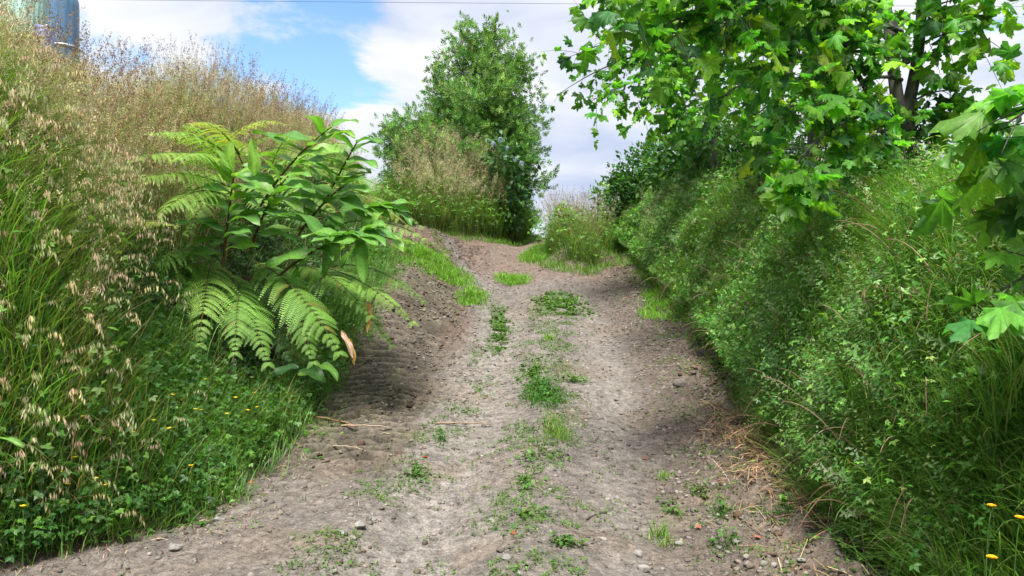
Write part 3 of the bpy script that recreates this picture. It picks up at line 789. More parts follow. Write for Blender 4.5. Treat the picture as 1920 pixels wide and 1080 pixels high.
for (px, v, rx, ry, st, lab) in WEEDS:
    g0 = ground(px, v); d = g0[1]
    ws = max(1, d / 7); top = ground(px, v - ry); bot = ground(px, v + ry)
    ax = rx / FPX * d * 1.1; ay = max(.07, (top[1] - bot[1]) / 2 * 1.1)
    ar = pi * ax * ay
    dens = {'g': 3600, 'y': 2400, 'm': 1500, 'b': 2600}[st]
    n = int(min(max(ar * dens, 90), 5000))
    r_ = RNG.uniform(0, 1, n) ** .75 * (1 + (.38 if st == 'm' else .16) * RNG.normal(size=n)); a_ = RNG.uniform(0, 2 * pi, n)
    xx = g0[0] + ax * r_ * np.cos(a_); yy = g0[1] + ay * r_ * np.sin(a_)
    kk = vnoise(xx * 9, yy * 9, 33) > (.0 if st in 'gby' else .35)
    xx, yy = xx[kk], yy[kk]; n = len(xx)
    P = np.stack([xx, yy, H(xx, yy)], -1); nn = np.tile([0, 0, 1.0], (n, 1))
    cc = {'g': [(.05, .15, .025), (.08, .2, .035)], 'y': [(.12, .24, .04), (.17, .25, .06)], 'm': [(.08, .18, .035), (.12, .21, .05)], 'b': [(.13, .28, .04), (.17, .30, .05)]}[st]
    hgt = {'g': (.05, .15), 'y': (.08, .2), 'm': (.03, .08), 'b': (.05, .13)}[st]
    b, *_ = grassfield('t', P, nn, tuple(h_ * ws ** .7 for h_ in hgt), (.005 * ws, .009 * ws), cc, [1, 1], 3, (.35, .3), (.8, .4))
    if st == 'm':
        k = RNG.uniform(size=n) < .8
        leafcover(b, P[k], nn[k], CRW, (.016 * ws, .034 * ws), cc, [1, 1], .8, (.01, .04))
    if st == 'g':
        k = RNG.uniform(size=n) < .18
        leafcover(b, P[k], nn[k], CRW, (.02, .035), cc, [1, 1], .8, (.02, .08))
    o = b.build('weed_patch' if st == 'm' else 'grass_tuft', M_grass, loc=g0)
    tag(o, lab, 'weeds' if st == 'm' else 'grass tuft', 'grass tufts and weeds on the track', 'stuff' if st == 'm' else None)

# sparse seedlings all over the track
def sparse(x_, y_):
    c = center(y_); a = np.exp(-((x_ - c) / .28) ** 2) * .9 * (y_ < 14) + np.exp(-((x_ - stripL(y_)) / .2) ** 2) * .45
    r = S((x_ - xr(y_) + 1.2) / .7) * .5
    a = a * 3.4 * (fbm(x_ * 1.7, y_ * .8, 122) + .15); return np.clip(a + r + .02, 0, 1) * (x_ < xr(y_)) * (x_ > -xl(y_)) * (fbm(x_ * 3.5, y_ * 3.5, 121) > .49)
P, nn = scatter(-2.6, 3, 3.8, 20, 420, sparse)
P = np.repeat(P, 6, 0) + RNG.normal(size=(len(P) * 6, 3)) * np.array([.026, .026, 0]); nn = np.repeat(nn, 6, 0)
P[:, 2] = H(P[:, 0], P[:, 1])
b, *_ = grassfield('g', P, nn, (.03, .10), (.004, .008), [(.10, .2, .04), (.14, .22, .06), (.2, .2, .08)], [3, 2, 1], 3, (.5, .3), (.6, .4))
k = RNG.uniform(size=len(P)) < .5
leafcover(b, P[k], nn[k], CRW, (.01, .02), [(.08, .19, .03), (.12, .22, .05)], [1, 1], .85, (.004, .02))
tag(b.build('seedlings', M_grass), 'sparse tiny weeds dotted over the dirt track', 'weeds', kind='stuff')

# litter: dry grass heap on the right edge and scattered stalks
def litter(name, P, ln, w, cols, wts, label, flat=.12):
    n = len(P)
    d = randn_(n); d[:, 2] *= flat; d = nrm(d)
    M = frames(d, np.tile([0, 0, 1.0], (n, 1)) + randn_(n) * .3, np.stack([np.full(n, 1) * RNG.uniform(w[0], w[1], n), RNG.uniform(ln[0], ln[1], n), np.ones(n)], -1))
    T = T_([(-.5, -.5, 0), (.5, -.5, 0), (.5, 0, .012), (-.5, 0, .012), (.5, .5, -.01), (-.5, .5, -.01)], [[(0, 1, 2, 3), (3, 2, 4, 5)]], [1] * 6)
    b = Buf(); b.add(*inst(T, M, P, pal(cols, wts, n, .25, .08)))
    return tag(b.build(name, M_dry), label, 'dead grass', kind='stuff')
def heap(x_, y_):
    a = np.exp(-(((x_ - xr(y_) + .10) / .38) ** 2) - ((y_ - 6.4) / 1.2) ** 2) * 2.2
    a2 = .5 * np.exp(-((x_ - xr(y_) + .05) / .25) ** 2) * (y_ < 6) + .25 * np.exp(-((x_ - xr(y_) + .1) / .25) ** 2)
    return np.clip(a * 1.3 + a2, 0, 2.5) / 2.5 * (.3 + fbm(x_ * 3, y_ * 3, 131))
P, nn = scatter(1.4, 3.3, 3.8, 13, 3200, heap)
P[:, 2] += RNG.uniform(0, .13, len(P)) * np.exp(-((P[:, 1] - 6.4) / 1.2) ** 2)
litter('dry_grass', P, (.06, .26), (.003, .006), [(.30, .19, .12), (.38, .27, .17), (.2, .12, .08), (.24, .2, .1)], [3, 3, 2, 1], 'reddish dry cut grass lying along the foot of the right bank', .35)
def lit2(x_, y_):
    a = 3 * np.exp(-((-x_ - xl(y_) + .08) / .28) ** 2) * (y_ < 13) * (.4 + .9 * (y_ < 5.3)) ; c = .05 + .3 * S((x_ - xr(y_) + 1.3) / .8)
    return np.clip(a * 1.3 + c, 0, 2.5) / 2.5 * (x_ < xr(y_) + .1)
P, nn = scatter(-3.4, 3, 3.8, 20, 420, lit2)
P[:, 2] += .008
litter('plant_litter', P, (.02, .12), (.002, .005), [(.28, .22, .15), (.16, .1, .07), (.1, .07, .05), (.36, .3, .22)], [3, 2, 2, 1], 'dead stalks and leaf crumbs scattered over the dirt track')

# ------------------------------------------------------------------ stones
def stonemat(name, c):
    m, t, p = mat_base(name)
    nz = t.nodes.new('ShaderNodeTexNoise'); nz.inputs['Scale'].default_value = 30; nz.inputs['Detail'].default_value = 8
    g = t.nodes.new('ShaderNodeNewGeometry'); t.links.new(g.outputs['Position'], nz.inputs['Vector'])
    cr = t.nodes.new('ShaderNodeValToRGB'); cr.color_ramp.elements[0].position = .35; cr.color_ramp.elements[1].position = .7
    cr.color_ramp.elements[0].color = (*[a * .55 for a in c], 1); cr.color_ramp.elements[1].color = (*[a * 1.3 for a in c], 1)
    t.links.new(nz.outputs[0], cr.inputs[0]); t.links.new(cr.outputs[0], p.inputs['Base Color'])
    bp = t.nodes.new('ShaderNodeBump'); bp.inputs['Strength'].default_value = .8; bp.inputs['Distance'].default_value = .01
    t.links.new(nz.outputs[0], bp.inputs['Height']); t.links.new(bp.outputs[0], p.inputs['Normal'])
    p.inputs['Roughness'].default_value = .9; return m
M_stone = stonemat('grey_stone', (.24, .23, .215)); M_stoned = stonemat('dark_stone', (.13, .12, .11))
def ico():
    import bmesh
    bm = bmesh.new(); bmesh.ops.create_icosphere(bm, subdivisions=3, radius=1)
    v = np.array([a.co[:] for a in bm.verts]); f = np.array([[a.index for a in q.verts] for q in bm.faces]); bm.free()
    return v, f
IV, IF = ico()
def stoneverts(seed, sx, sy, sz, ang=.5):
    r = np.random.default_rng(seed)
    v = IV.copy()
    for _ in range(9):       # chop flat faces into the ball
        n_ = nrm(r.normal(size=3)); d_ = r.uniform(.5, .85)
        k = v @ n_ - d_; v = v - np.maximum(k, 0)[:, None] * n_ * .92
    v = v * (1 + .07 * (vn3(IV + seed, 3, seed) - .5))[:, None]
    return v * np.array([sx, sy, sz])
STONES = [  # px, v, half width px, material, label
 (1276, 716, 15, 1, 'dark angular stone standing alone on the right half of the track'),
 (1197, 1036, 13, 0, 'rounded grey stone at the track bottom, upper of two close together'),
 (1207, 1064, 15, 0, 'flat grey stone at the track bottom, lower of two close together'),
 (1382, 1013, 11, 0, 'grey stone among small weeds near the bottom right of the track'),
 (1466, 880, 17, 0, 'grey stone half sunk beside the dark clods of the right edge'),
 (1272, 1018, 10, 0, 'small pale stone right of the thin yellowish tuft'),
 (675, 982, 15, 0, 'largest pale stone in the little pile on the left of the track'),
 (640, 997, 9, 0, 'small stone at the left end of the little stone pile'),
 (698, 970, 10, 0, 'small stone at the right end of the little stone pile'),
 (664, 1008, 9, 0, 'small stone at the lower side of the little stone pile'),
 (410, 970, 13, 0, 'pale flat stone half buried at the foot of the left bank'),
 (328, 1022, 17, 0, 'pale flat stone in the dry litter at the bottom left edge of the track'),
 (950, 1043, 10, 0, 'low pale stone in the middle of the track bottom'),
 (1370, 720, 12, 1, 'dark stone at the right bank foot just beyond the dry grass heap'),
 (1318, 660, 8, 1, 'small dark stone at the foot of the right bank, the farthest one'),
 (1400, 1040, 9, 0, 'small grey stone close to the bottom edge, right of the low tuft'),
]
for i, (px, v, r, mt, lab) in enumerate(STONES):
    g0 = ground(px, v + r * .5); s = r / FPX * g0[1]
    sv = stoneverts(i + 3, s, s * .8, s * (.75 if mt else .6))
    o = mk('stone', sv, [IF], M_stoned if mt else M_stone, None, None, False)
    o.location = (g0[0], g0[1], g0[2] + s * .22); o.rotation_euler = (0, 0, i * 1.3)
    tag(o, lab, 'stone', 'stones on the track')
# gravel and clods as stuff
import bmesh as _b
bm = _b.new(); _b.ops.create_icosphere(bm, subdivisions=1, radius=1)
gv = np.array([a.co[:] for a in bm.verts]); gf = np.array([[a.index for a in q.verts] for q in bm.faces]); bm.free()
def gravel(name, P, size, cols, wts, mat, label, cat):
    bb = Buf(); n = len(P); w = RNG.integers(0, 6, n)
    sz = size[0] + (size[1] - size[0]) * RNG.uniform(0, 1, n) ** 5
    c = pal(cols, wts, n, .2, .04)
    for k in range(6):
        m = w == k; q = gv * (1 + .28 * np.random.default_rng(k).normal(size=(len(gv), 1)))
        sc = np.stack([sz, sz * RNG.uniform(.6, 1, n), sz * RNG.uniform(.4, .8, n)], -1)
        d = randn_(n); d[:, 2] *= .2
        bb.add(*inst((q, [gf], np.ones(len(gv))), frames(d, np.tile([0, 0, 1.0], (n, 1)), sc)[m], P[m] + np.array([0, 0, 1]) * sz[m][:, None] * .15, c[m]))
    return tag(bb.build(name, mat), label, cat, kind='stuff')
def grm(x_, y_):
    return np.clip(.25 + .8 * S((x_ - xr(y_) + 1.4) / .6) + .5 * S((-x_ - .5) / .5) * (y_ > 8) + .25 * np.exp(-((x_ - stripL(y_)) / .25) ** 2), 0, 1) * (x_ < xr(y_)) * (x_ > -xl(y_)) * np.clip(fbm(x_ * 3, y_ * 3, 141) * 2.2 - .5, .05, 1)
P, nn = scatter(-2.6, 3, 3.8, 19, 1300, grm)
gravel('gravel', P, (.004, .03), [(.19, .168, .15), (.26, .24, .22), (.13, .11, .094), (.16, .125, .10)], [5, .6, 3, 1], M_dry, 'small loose stones strewn over the dirt track', 'gravel')
def cldm(x_, y_):
    r = S((x_ - xr(y_) + .75) / .3) * (x_ < xr(y_) + .15)
    l = tyre(x_, y_) * .3 + .8 * S((-x_ - .6) / .5) * S((y_ - 9) / 2) * (x_ > -xl(y_)) * .6
    return np.clip(r + l, 0, 1) * np.clip(fbm(x_ * 2.5, y_ * 2.5, 151) * 2.4 - .6, 0, 1)
P, nn = scatter(-3.2, 3.2, 4.0, 19, 420, cldm)
gravel('soil_clods', P, (.008, .045), [(.12, .085, .06), (.15, .11, .08), (.085, .062, .046)], [3, 3, 2], M_dry, 'dark crumbled soil clods along the track edges', 'soil')

# sticks
STK = [
 ((815, 797), (925, 800), .009, (.3, .22, .15), 'long dry stalk lying across the left half of the track'),
 ((572, 782), (668, 806), .012, (.33, .2, .13), 'thick reddish cane stalk lying at the foot of the left bank'),
 ((640, 803), (735, 808), .010, (.36, .28, .2), 'pale cane stalk lying on the wet tyre marks'),
 ((625, 842), (680, 850), .008, (.36, .3, .22), 'short bent pale stick below the two cane stalks'),
 ((1100, 978), (1140, 965), .005, (.09, .07, .06), 'thin dark twig on the lower track'),
 ((668, 930), (673, 950), .004, (.4, .33, .24), 'short pale straw standing up on the left part of the track'),
 ((985, 908), (1020, 925), .004, (.3, .24, .16), 'thin straw lying under the middle strip'),
]
for (a, c, r, cl, lab) in STK:
    A = ground(*a) + [0, 0, r + .005]; B = ground(*c) + [0, 0, r + .012]
    if 'standing' in lab: A = ground(c[0], c[1]); B = A + np.array([-.02, .0, .07])
    mid = (A + B) / 2 + np.array([.0, .03, .015])
    p = bez(A, mid, B, 10); p[:, 2] += .004 * np.sin(np.arange(10) * 2.1)
    if 'standing' not in lab: p[:, 2] = np.maximum(p[:, 2], H(p[:, 0], p[:, 1]) + r * .6)
    V, F, C = tube(p, np.linspace(r, r * .55, 10), 6, cl)
    bb = Buf(); bb.add(V, F, C); tag(bb.build('stick', M_dry, loc=A), lab, 'stick', 'dead sticks on the track')

# fallen brown leaves
for i, (px, v, cl, lab) in enumerate([
 (1168, 560, (.28, .14, .08), 'curled brown fallen leaf on the far right part of the track'),
 (800, 862, (.22, .05, .03), 'dark red fallen leaf above the rusty leaved weed patch'),
 (480, 906, (.35, .12, .06), 'orange fallen leaf at the foot of the left bank'),
 (952, 1003, (.2, .08, .05), 'dark brown fallen leaf on the lower middle of the track'),
 (1426, 1015, (.3, .12, .07), 'rusty fallen leaf near the bottom right stones'),
 (1318, 990, (.32, .13, .08), 'rusty fallen leaf beside the clover patch'),
 (1335, 777, (.3, .14, .08), 'rusty fallen leaf on the right half of the track'),
 (1210, 865, (.25, .1, .06), 'small red-brown fallen leaf above the small bright tuft')]):
    g0 = ground(px, v)
    T = PLS[i % 5]; s = .055
    Mx = frames(np.array([[cos(i * 2.), sin(i * 2.), .1]]), np.array([[.2, -.3, 1.]]), np.array([s]))
    bb = Buf(); bb.add(*inst(T, Mx, (g0 + [0, 0, .02])[None], np.array([cl])))
    tag(bb.build('fallen_leaf', M_dry, loc=g0), lab, 'leaf', 'fallen leaves on the track')

# ------------------------------------------------------------------ yellow flowers
def flower(name, r, h, pos, bendv, col=(.75, .55, .02), npet=5):
    bb = Buf()
    base = np.array(pos); top = base + np.array([bendv[0], bendv[1], h])
    bb.add(*tube(bez(base - [0, 0, .05], base + [0, 0, h * .6], top, 6), .0022, 5, (.07, .15, .03)))
    lay = 1 if npet == 5 else 3
    for l in range(lay):
        for k in range(npet):
            a = k * 2 * pi / npet + l * .3
            rr = r * (1 - .22 * l)
            d = np.array([cos(a), sin(a), .35 + .3 * l]); w = np.array([-sin(a), cos(a), 0]) * rr * (.62 if npet == 5 else .25)
            p0 = top; p1 = top + d * rr * .55
            p2 = top + d * rr
            bb.add([p0, p1 - w, p2 - w * .5, p2 + w * .5, p1 + w], [[(0, 1, 2)], [(0, 2, 3)], [(0, 3, 4)]], col)
    return bb.build(name, M_flower, loc=base)
BC = [(199, 720), (153, 780), (284, 788), (122, 885), (107, 909), (184, 897), (146, 857), (360, 874), (203, 951 - 40), (439, 745), (418, 776), (391, 768), (495, 762), (462, 768), (468, 737), (351, 767), (326, 801), (284, 750), (13, 853), (42, 950), (230, 700), (247, 810), (310, 740), (380, 712)]
first = None
for i, (px, v) in enumerate(BC):
    P0 = veg(px, v, .42); gz = float(H(P0[0], P0[1])); hgt = float(np.clip(P0[2] - gz, .1, .5))
    if first is None:
        first = flower('buttercup', .016, .3, (P0[0], P0[1], P0[2] - .3), (.01, -.01)); o = first
    else:
        o = first.copy(); SC.collection.objects.link(o)
        o.location = (P0[0], P0[1], P0[2] - .3)
    o.rotation_euler = (0, 0, 0) if i == 0 else (RNG.normal() * .08, RNG.normal() * .08, i * .9)
    tag(o, 'small yellow buttercup in the low growth at the foot of the left bank', 'flower', 'buttercups of the left bank')
YF = [(1848, 947, 'highest yellow flower head of the bottom right corner'), (1900, 969, 'yellow flower head just right of and below the highest one of the corner'),
      (1847, 1043, 'leftmost low yellow flower head of the bottom right corner'), (1917, 1036, 'low yellow flower head cut by the right picture edge'),
      (1850, 657, 'single small yellow flower high in the grass of the right bank'), (1786, 480 - 0 + 0, None)]
for i, (px, v, lab) in enumerate(YF):
    if lab is None: continue
    P0 = veg(px, v, .8)
    o = flower('hawkbit', .017 if i < 4 else .014, .35, (P0[0], P0[1], P0[2] - .35), (.01, -.02), (.8, .5, .02), 12)
    tag(o, lab, 'flower', 'yellow flowers of the right bank')

# ------------------------------------------------------------------ tree ferns
def frond(parent, A, B_, arch, width, col, up=(0, -.25, 1), npin=25, droop=.5, twist=0):
    """bipinnate frond from A to B_ with a raised middle"""
    A = np.array(A); B_ = np.array(B_); mid = A * .5 + B_ * .5 + np.array([0, 0, arch])
    c = bez(A, mid, B_, 60); t = nrm(np.gradient(c, axis=0))
    L_ = np.linalg.norm(np.diff(c, axis=0), axis=1).sum()
    upv = nrm(np.array(up, float))
    bb = Buf()
    bb.add(*tube(c[::4], np.linspace(.009, .002, len(c[::4])), 5, (.12, .13, .04)))
    VV = []; FF = []; CC = []
    for k in range(npin):
        s = .10 + .89 * (k + .5) / npin
        prof = (sin(pi * min(s * 1.05, 1) ** .75)) ** .75 * 1.0 if s < .95 else .28
        prof = max(prof, .12)
        i = int(s * 59); p = c[i]; tt = t[i]
        side = nrm(np.cross(tt, upv)); nz = np.cross(side, tt)
        for sg in (-1, 1):
            if RNG.uniform() < .025: continue
            pl = width * prof * RNG.uniform(.82, 1.08)
            dirv = nrm(side * sg * .93 + tt * (.38 + .09 * RNG.normal()) + nz * (.10 + .10 * RNG.normal()))
            # pinna axis curves downwards
            npn = 17
            q = np.linspace(.03, 1, npn)[:, None]
            ax = p + dirv * pl * q + np.array([0, 0, -1]) * droop * pl * q ** 2 + tt * pl * .12 * q ** 2
            axt = nrm(np.gradient(ax, axis=0))
            ps = nrm(np.cross(axt, nz)); pn = np.cross(ps, axt)
            wl = (L_ / npin * .48) * (1 - q ** 2.5 * .75) * np.minimum(1, .5 + q * 3)
            cj = np.array(col) * RNG.uniform(.8, 1.18) * (1 if RNG.uniform() > .04 else np.array([1.3, .75, .9]))
            for s2 in (-1, 1):
                tip = ax + ps * s2 * wl + axt * wl * .35 - pn * wl * .12
                hw = pl / npn * .40
                a0 = ax - axt * hw; a1 = ax + axt * hw
                m0 = (ax * .45 + tip * .55) - axt * hw * .85; m1 = (ax * .45 + tip * .55) + axt * hw * .9
                n0 = sum(len(v) for v in VV)
                VV.append(np.stack([a0, a1, m1, tip, m0], 1).reshape(-1, 3))
                base = n0 + np.arange(npn)[:, None] * 5
                FF.append(base + np.array([[0, 1, 2, 3, 4]]))
                CC.append(np.repeat((cj * (1 + .12 * q)), 5, 0))
    bb.add(np.concatenate(VV), [np.concatenate(FF)], np.concatenate(CC))
    return bb.build('frond', M_fern, parent)
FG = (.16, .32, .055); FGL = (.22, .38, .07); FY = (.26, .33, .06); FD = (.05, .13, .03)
def fern(label, crown, fr, trunk_to=None):
    e = empty('tree_fern', crown, label, 'tree fern', 'tree ferns on the left bank')
    if trunk_to is not None:
        bb = Buf(); V, F, C = tube(bez(trunk_to, (np.array(trunk_to) + crown) / 2 + [0, .05, 0], crown, 10), np.linspace(.09, .06, 10) , 9, (.045, .028, .018))
        V = V + RNG.normal(size=V.shape) * .008; bb.add(V, F, C); bb.build('trunk', M_dry, e)
    for f in fr: frond(e, *f[:2], *f[2:])
    return e
# lower fern, its fronds arching towards the track
C1 = at(455, 520, 8.0)
fr = []
def fr_(a, b, arch, w, col, **k): fr.append((a, b, arch, w, col))
FR1 = [((400, 488, 7.9), (372, 655, 6.7), .30, .31, FGL), ((425, 510, 7.9), (505, 690, 6.9), .22, .25, FG), ((470, 490, 7.9), (642, 672, 6.9), .36, .30, FG),
       ((560, 500, 8.2), (782, 612, 7.3), .34, .24, FGL), ((395, 500, 7.9), (262, 590, 6.9), .36, .20, FGL), ((600, 520, 8.4), (740, 655, 7.7), .2, .2, FG), ((380, 500, 7.9), (300, 640, 6.7), .3, .26, FG), ((450, 520, 7.9), (440, 670, 6.8), .25, .24, FG), ((520, 500, 8), (590, 690, 7.0), .3, .24, FG), ((540, 500, 8.1), (700, 600, 7.2), .34, .26, FG), ((400, 480, 7.8), (250, 530, 6.8), .3, .22, FG), ((620, 500, 8.3), (800, 570, 7.8), .3, .2, FG),
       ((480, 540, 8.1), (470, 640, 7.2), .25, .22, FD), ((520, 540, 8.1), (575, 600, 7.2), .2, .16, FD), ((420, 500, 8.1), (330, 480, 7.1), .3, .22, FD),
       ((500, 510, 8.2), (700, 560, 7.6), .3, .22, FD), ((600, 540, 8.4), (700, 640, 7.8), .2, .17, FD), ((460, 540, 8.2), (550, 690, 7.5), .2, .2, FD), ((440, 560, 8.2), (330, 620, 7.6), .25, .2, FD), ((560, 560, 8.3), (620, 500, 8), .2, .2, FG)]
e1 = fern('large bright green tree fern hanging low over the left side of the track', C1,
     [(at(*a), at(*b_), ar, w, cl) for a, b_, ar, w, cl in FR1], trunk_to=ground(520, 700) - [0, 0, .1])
# upper fern behind the ginger plants
FR2 = [((440, 320, 7.7), (232, 305, 6.5), .26, .27, FGL), ((430, 350, 7.6), (225, 345, 6.5), .22, .24, FGL), ((440, 300, 7.8), (275, 252, 6.8), .24, .26, FGL), ((450, 290, 7.9), (350, 232, 7.0), .25, .26, FY), ((430, 370, 7.6), (290, 410, 6.5), .28, .25, FGL), ((430, 340, 7.6), (330, 300, 6.6), .3, .28, FGL), ((560, 300, 8.4), (700, 290, 8.0), .3, .26, FG), ((640, 420, 8.0), (800, 450, 7.6), .2, .2, FGL), ((440, 320, 8.6), (270, 252, 7.9), .30, .24, FGL), ((450, 330, 8.6), (310, 400, 7.7), .35, .25, FGL),
       ((480, 330, 8.8), (700, 320, 8.1), .40, .3, FG), ((430, 340, 8.5), (250, 350, 7.4), .28, .26, FG), ((430, 350, 8.5), (350, 440, 7.4), .3, .24, FGL), ((520, 330, 8.8), (600, 460, 7.9), .35, .24, FG), ((540, 360, 8.8), (800, 430, 8.2), .4, .24, FG), ((420, 310, 8.6), (340, 235, 7.9), .25, .22, FG), ((490, 330, 8.8), (640, 420, 7.9), .38, .26, FGL), ((500, 330, 8.9), (760, 380, 8.6), .45, .26, FG),
       ((460, 320, 8.8), (390, 260, 8.0), .35, .24, FG), ((500, 340, 8.9), (560, 260, 8.6), .4, .24, FG), ((480, 340, 8.8), (500, 430, 7.9), .35, .22, FG), ((510, 350, 9.1), (700, 440, 8.3), .3, .24, FD), ((600, 340, 9.3), (790, 445, 8.6), .2, .14, FY)]
fern('tree fern with pale green fronds spreading behind the ginger lilies', at(470, 345, 8.8),
     [(at(*a), at(*b_), ar, w, cl) for a, b_, ar, w, cl in FR2], trunk_to=ground(470, 400) - [0, 0, .1])
FR3 = [((420, 270, 9.4), (540, 235, 9.0), .3, .2, FY), ((430, 275, 9.4), (360, 240, 9.0), .25, .18, FY), ((440, 280, 9.4), (640, 275, 9.3), .35, .2, (.2, .3, .06)), ((440, 280, 9.4), (480, 300, 8.8), .25, .2, FY), ((500, 280, 9.6), (610, 330, 9), .25, .2, (.2, .3, .06))]
fern('yellowish tree fern highest up the left bank under the seed heads', at(430, 275, 9.5), [(at(*a), at(*b_), ar, w, cl) for a, b_, ar, w, cl in FR3])
FR4 = [((200, 425, 6.6), (335, 424, 6.3), .09, .12, FY), ((200, 425, 6.6), (110, 400, 6.3), .1, .1, (.15, .25, .06)), ((200, 430, 6.6), (230, 470, 6.2), .12, .1, (.13, .25, .05)), ((200, 425, 6.6), (130, 470, 6.2), .12, .1, FG)]
fern('small yellow-green fern half hidden in the grass of the left bank', at(200, 430, 6.7), [(at(*a), at(*b_), ar, w, cl) for a, b_, ar, w, cl in FR4])

# ------------------------------------------------------------------ ginger lilies
def gleaf(parent, base, dirv, L_, W, upv, col, curl=.5, name='leaf', wav=.05):
    n = 9; s = np.linspace(0, 1, n)
    d = nrm(np.array(dirv, float)); c = [np.array(base, float)]
    dd = d.copy()
    for k in range(n - 1):
        dd = nrm(dd + np.array([0, 0, -curl * (1.0 / (n - 1)) * (1 + s[k])])); c.append(c[-1] + dd * L_ / (n - 1))
    c = np.array(c); t = nrm(np.gradient(c, axis=0))
    sd = nrm(np.cross(t, np.array(upv, float))); nz = np.cross(sd, t)
    prof = np.sin(pi * np.clip(s * .97 + .02, 0, 1) ** .72) ** .8; prof[-1] = .02; prof[0] = .08
    rows = []; cc = []
    ph = RNG.uniform(0, 6)
    for q, fq in ((-1, 1.0), (-.5, 1.0), (0, 0), (.5, 1.0), (1, 1.0)):
        lift = .30 * abs(q) - .12 * q * q
        wv = wav * L_ * np.sin(s * 9 + ph + q) * abs(q)
        rows.append(c + sd * (q * prof * W / 2)[:, None] + nz * (lift * prof * W / 2 * 1.3 + wv)[:, None])
        cc.append(np.tile(np.array(col) * (1.35 if q == 0 else 1.0), (n, 1)))
    V = np.stack(rows, 1).reshape(-1, 3); C = np.stack(cc, 1).reshape(-1, 3)
    i = np.arange(n - 1)[:, None] * 5 + np.arange(4)[None]
    F = np.stack([i, i + 1, i + 6, i + 5], -1).reshape(-1, 4)
    return mk(name, V, [F], M_ginger, parent, C, True)
GG = (.11, .26, .045); GY = (.17, .32, .05)
def ginger(label, A, B_, bendv, nl, L_=.5, W=.13, tilt=None, lo=.3, cols=(GG, (.085, .21, .045), (.17, .32, .06)), rad=.014, sidev=None, spr=1.0):
    A = np.array(A); B_ = np.array(B_)
    e = empty('ginger_lily', A, label, 'ginger lily', 'ginger lilies on the left bank')
    c = bez(A, (A + B_) / 2 + np.array(bendv), B_, 40); t = nrm(np.gradient(c, axis=0))
    bb = Buf(); bb.add(*tube(c[::3], np.linspace(rad, rad * .5, len(c[::3])), 8)); bb.build('stem', M_stem, e, True)
    sv0 = np.array(sidev if sidev is not None else (1, -.25, 0), float)
    nl = int(nl * 1.45)
    for k in range(nl):
        s = lo + (1 - lo) * (k + .3) / nl
        i = min(int(s * 39), 39); sg = 1 if k % 2 else -1
        side = nrm(sv0)
        ang = spr * .95 - .75 * max(0, (s - .75) / .25) ** 1
        d = side * sg * sin(ang * 1.15) + np.array([0, 0, .03]) + t[i] * (cos(ang * 1.15) * .55 + .05) + RNG.normal(size=3) * .13 + np.array([0, -.18, 0])
        sc = RNG.uniform(.85, 1.08) * (1 if s < .88 else .75)
        cl = np.array(cols[RNG.integers(0, len(cols))])
        gleaf(e, c[i], d, L_ * .98 * sc, W * 1.32 * sc, nrm(np.array([0, -.45, 1.0]) + RNG.normal(size=3) * .22), cl, RNG.uniform(.1, .75))
    return e
e = ginger('ginger lily with red-brown stem and level glossy leaves, nearest to the grass', at(418, 500, 7.4), at(440, 318, 7.1), (0, 0, .1), 11, .46, .125, lo=.1)
gleaf(e, at(425, 330, 7.15), (.15, -.1, 1), .34, .15, (0, -1, .1), GY, .1, 'leaf')
gleaf(e, at(478, 330, 7.15), (-.05, -.1, 1), .36, .12, (.5, -1, .1), GY, .15, 'leaf')
ginger('ginger lily whose tip rises highest against the sky', at(470, 420, 7.8), at(625, 235, 7.4), (-.1, 0, .12), 13, .52, .14, lo=.05)
ginger('slender ginger lily leaning out over the track with its tip in the sky', at(600, 400, 8.2), at(672, 262, 7.9), (0, 0, .05), 10, .44, .13, lo=.1)
ginger('low leaning ginger lily with a fan of crowded bright leaves', at(520, 520, 7.6), at(700, 432, 7.0), (0, -.05, .16), 12, .46, .12, lo=.35, cols=(GG, (.12, .27, .05), (.09, .22, .045)), sidev=(.75, -.6, .35), spr=.75)
ginger('ginger lily reaching farthest right over the track', at(560, 430, 8.2), at(745, 392, 7.7), (0, 0, .2), 9, .44, .11, lo=.4, sidev=(.8, -.5, .35), spr=.8)
ginger('ginger lily in the middle of the row with a fan of upright leaves', at(560, 440, 8.0), at(650, 345, 7.6), (0, 0, .1), 10, .5, .14, lo=.05)
ginger('ginger lily in front of the sky-reaching one with drooping tips', at(470, 470, 7.6), at(540, 330, 7.2), (-.05, 0, .1), 10, .5, .14, lo=.1)
ginger('short ginger lily tucked between the crowded fan and the track', at(600, 480, 7.8), at(735, 445, 7.4), (0, 0, .1), 8, .42, .12, lo=.3, sidev=(.75, -.6, .35), spr=.8)
e = ginger('young ginger lily with broad leaves low under the fern', ground(600, 725), at(592, 690, 7.4), (0, 0, .05), 1, .2, .1, lo=.6, rad=.007)
gleaf(e, at(560, 695, 7.5), (1, -.5, .25), .38, .15, (0, -.5, 1), (.05, .14, .03), .8)
gleaf(e, at(600, 685, 7.3), (.7, -.5, .1), .3, .1, (.2, -.6, 1), (.10, .23, .04), .9)
gleaf(e, at(560, 690, 7.5), (-1, -.4, .2), .3, .13, (0, -.5, 1), (.03, .09, .03), .8)
e = empty('withered_cane', ground(700, 700), 'dry orange-brown withered ginger leaves dangling right of the fern', 'withered leaves')
DB = (.30, .15, .06)
mk_c = bez(ground(640, 600), at(660, 545, 7.6), at(692, 568, 7.3), 12)
bb = Buf(); bb.add(*tube(mk_c, .007, 6, (.25, .17, .07))); bb.build('stem', M_dry, e)
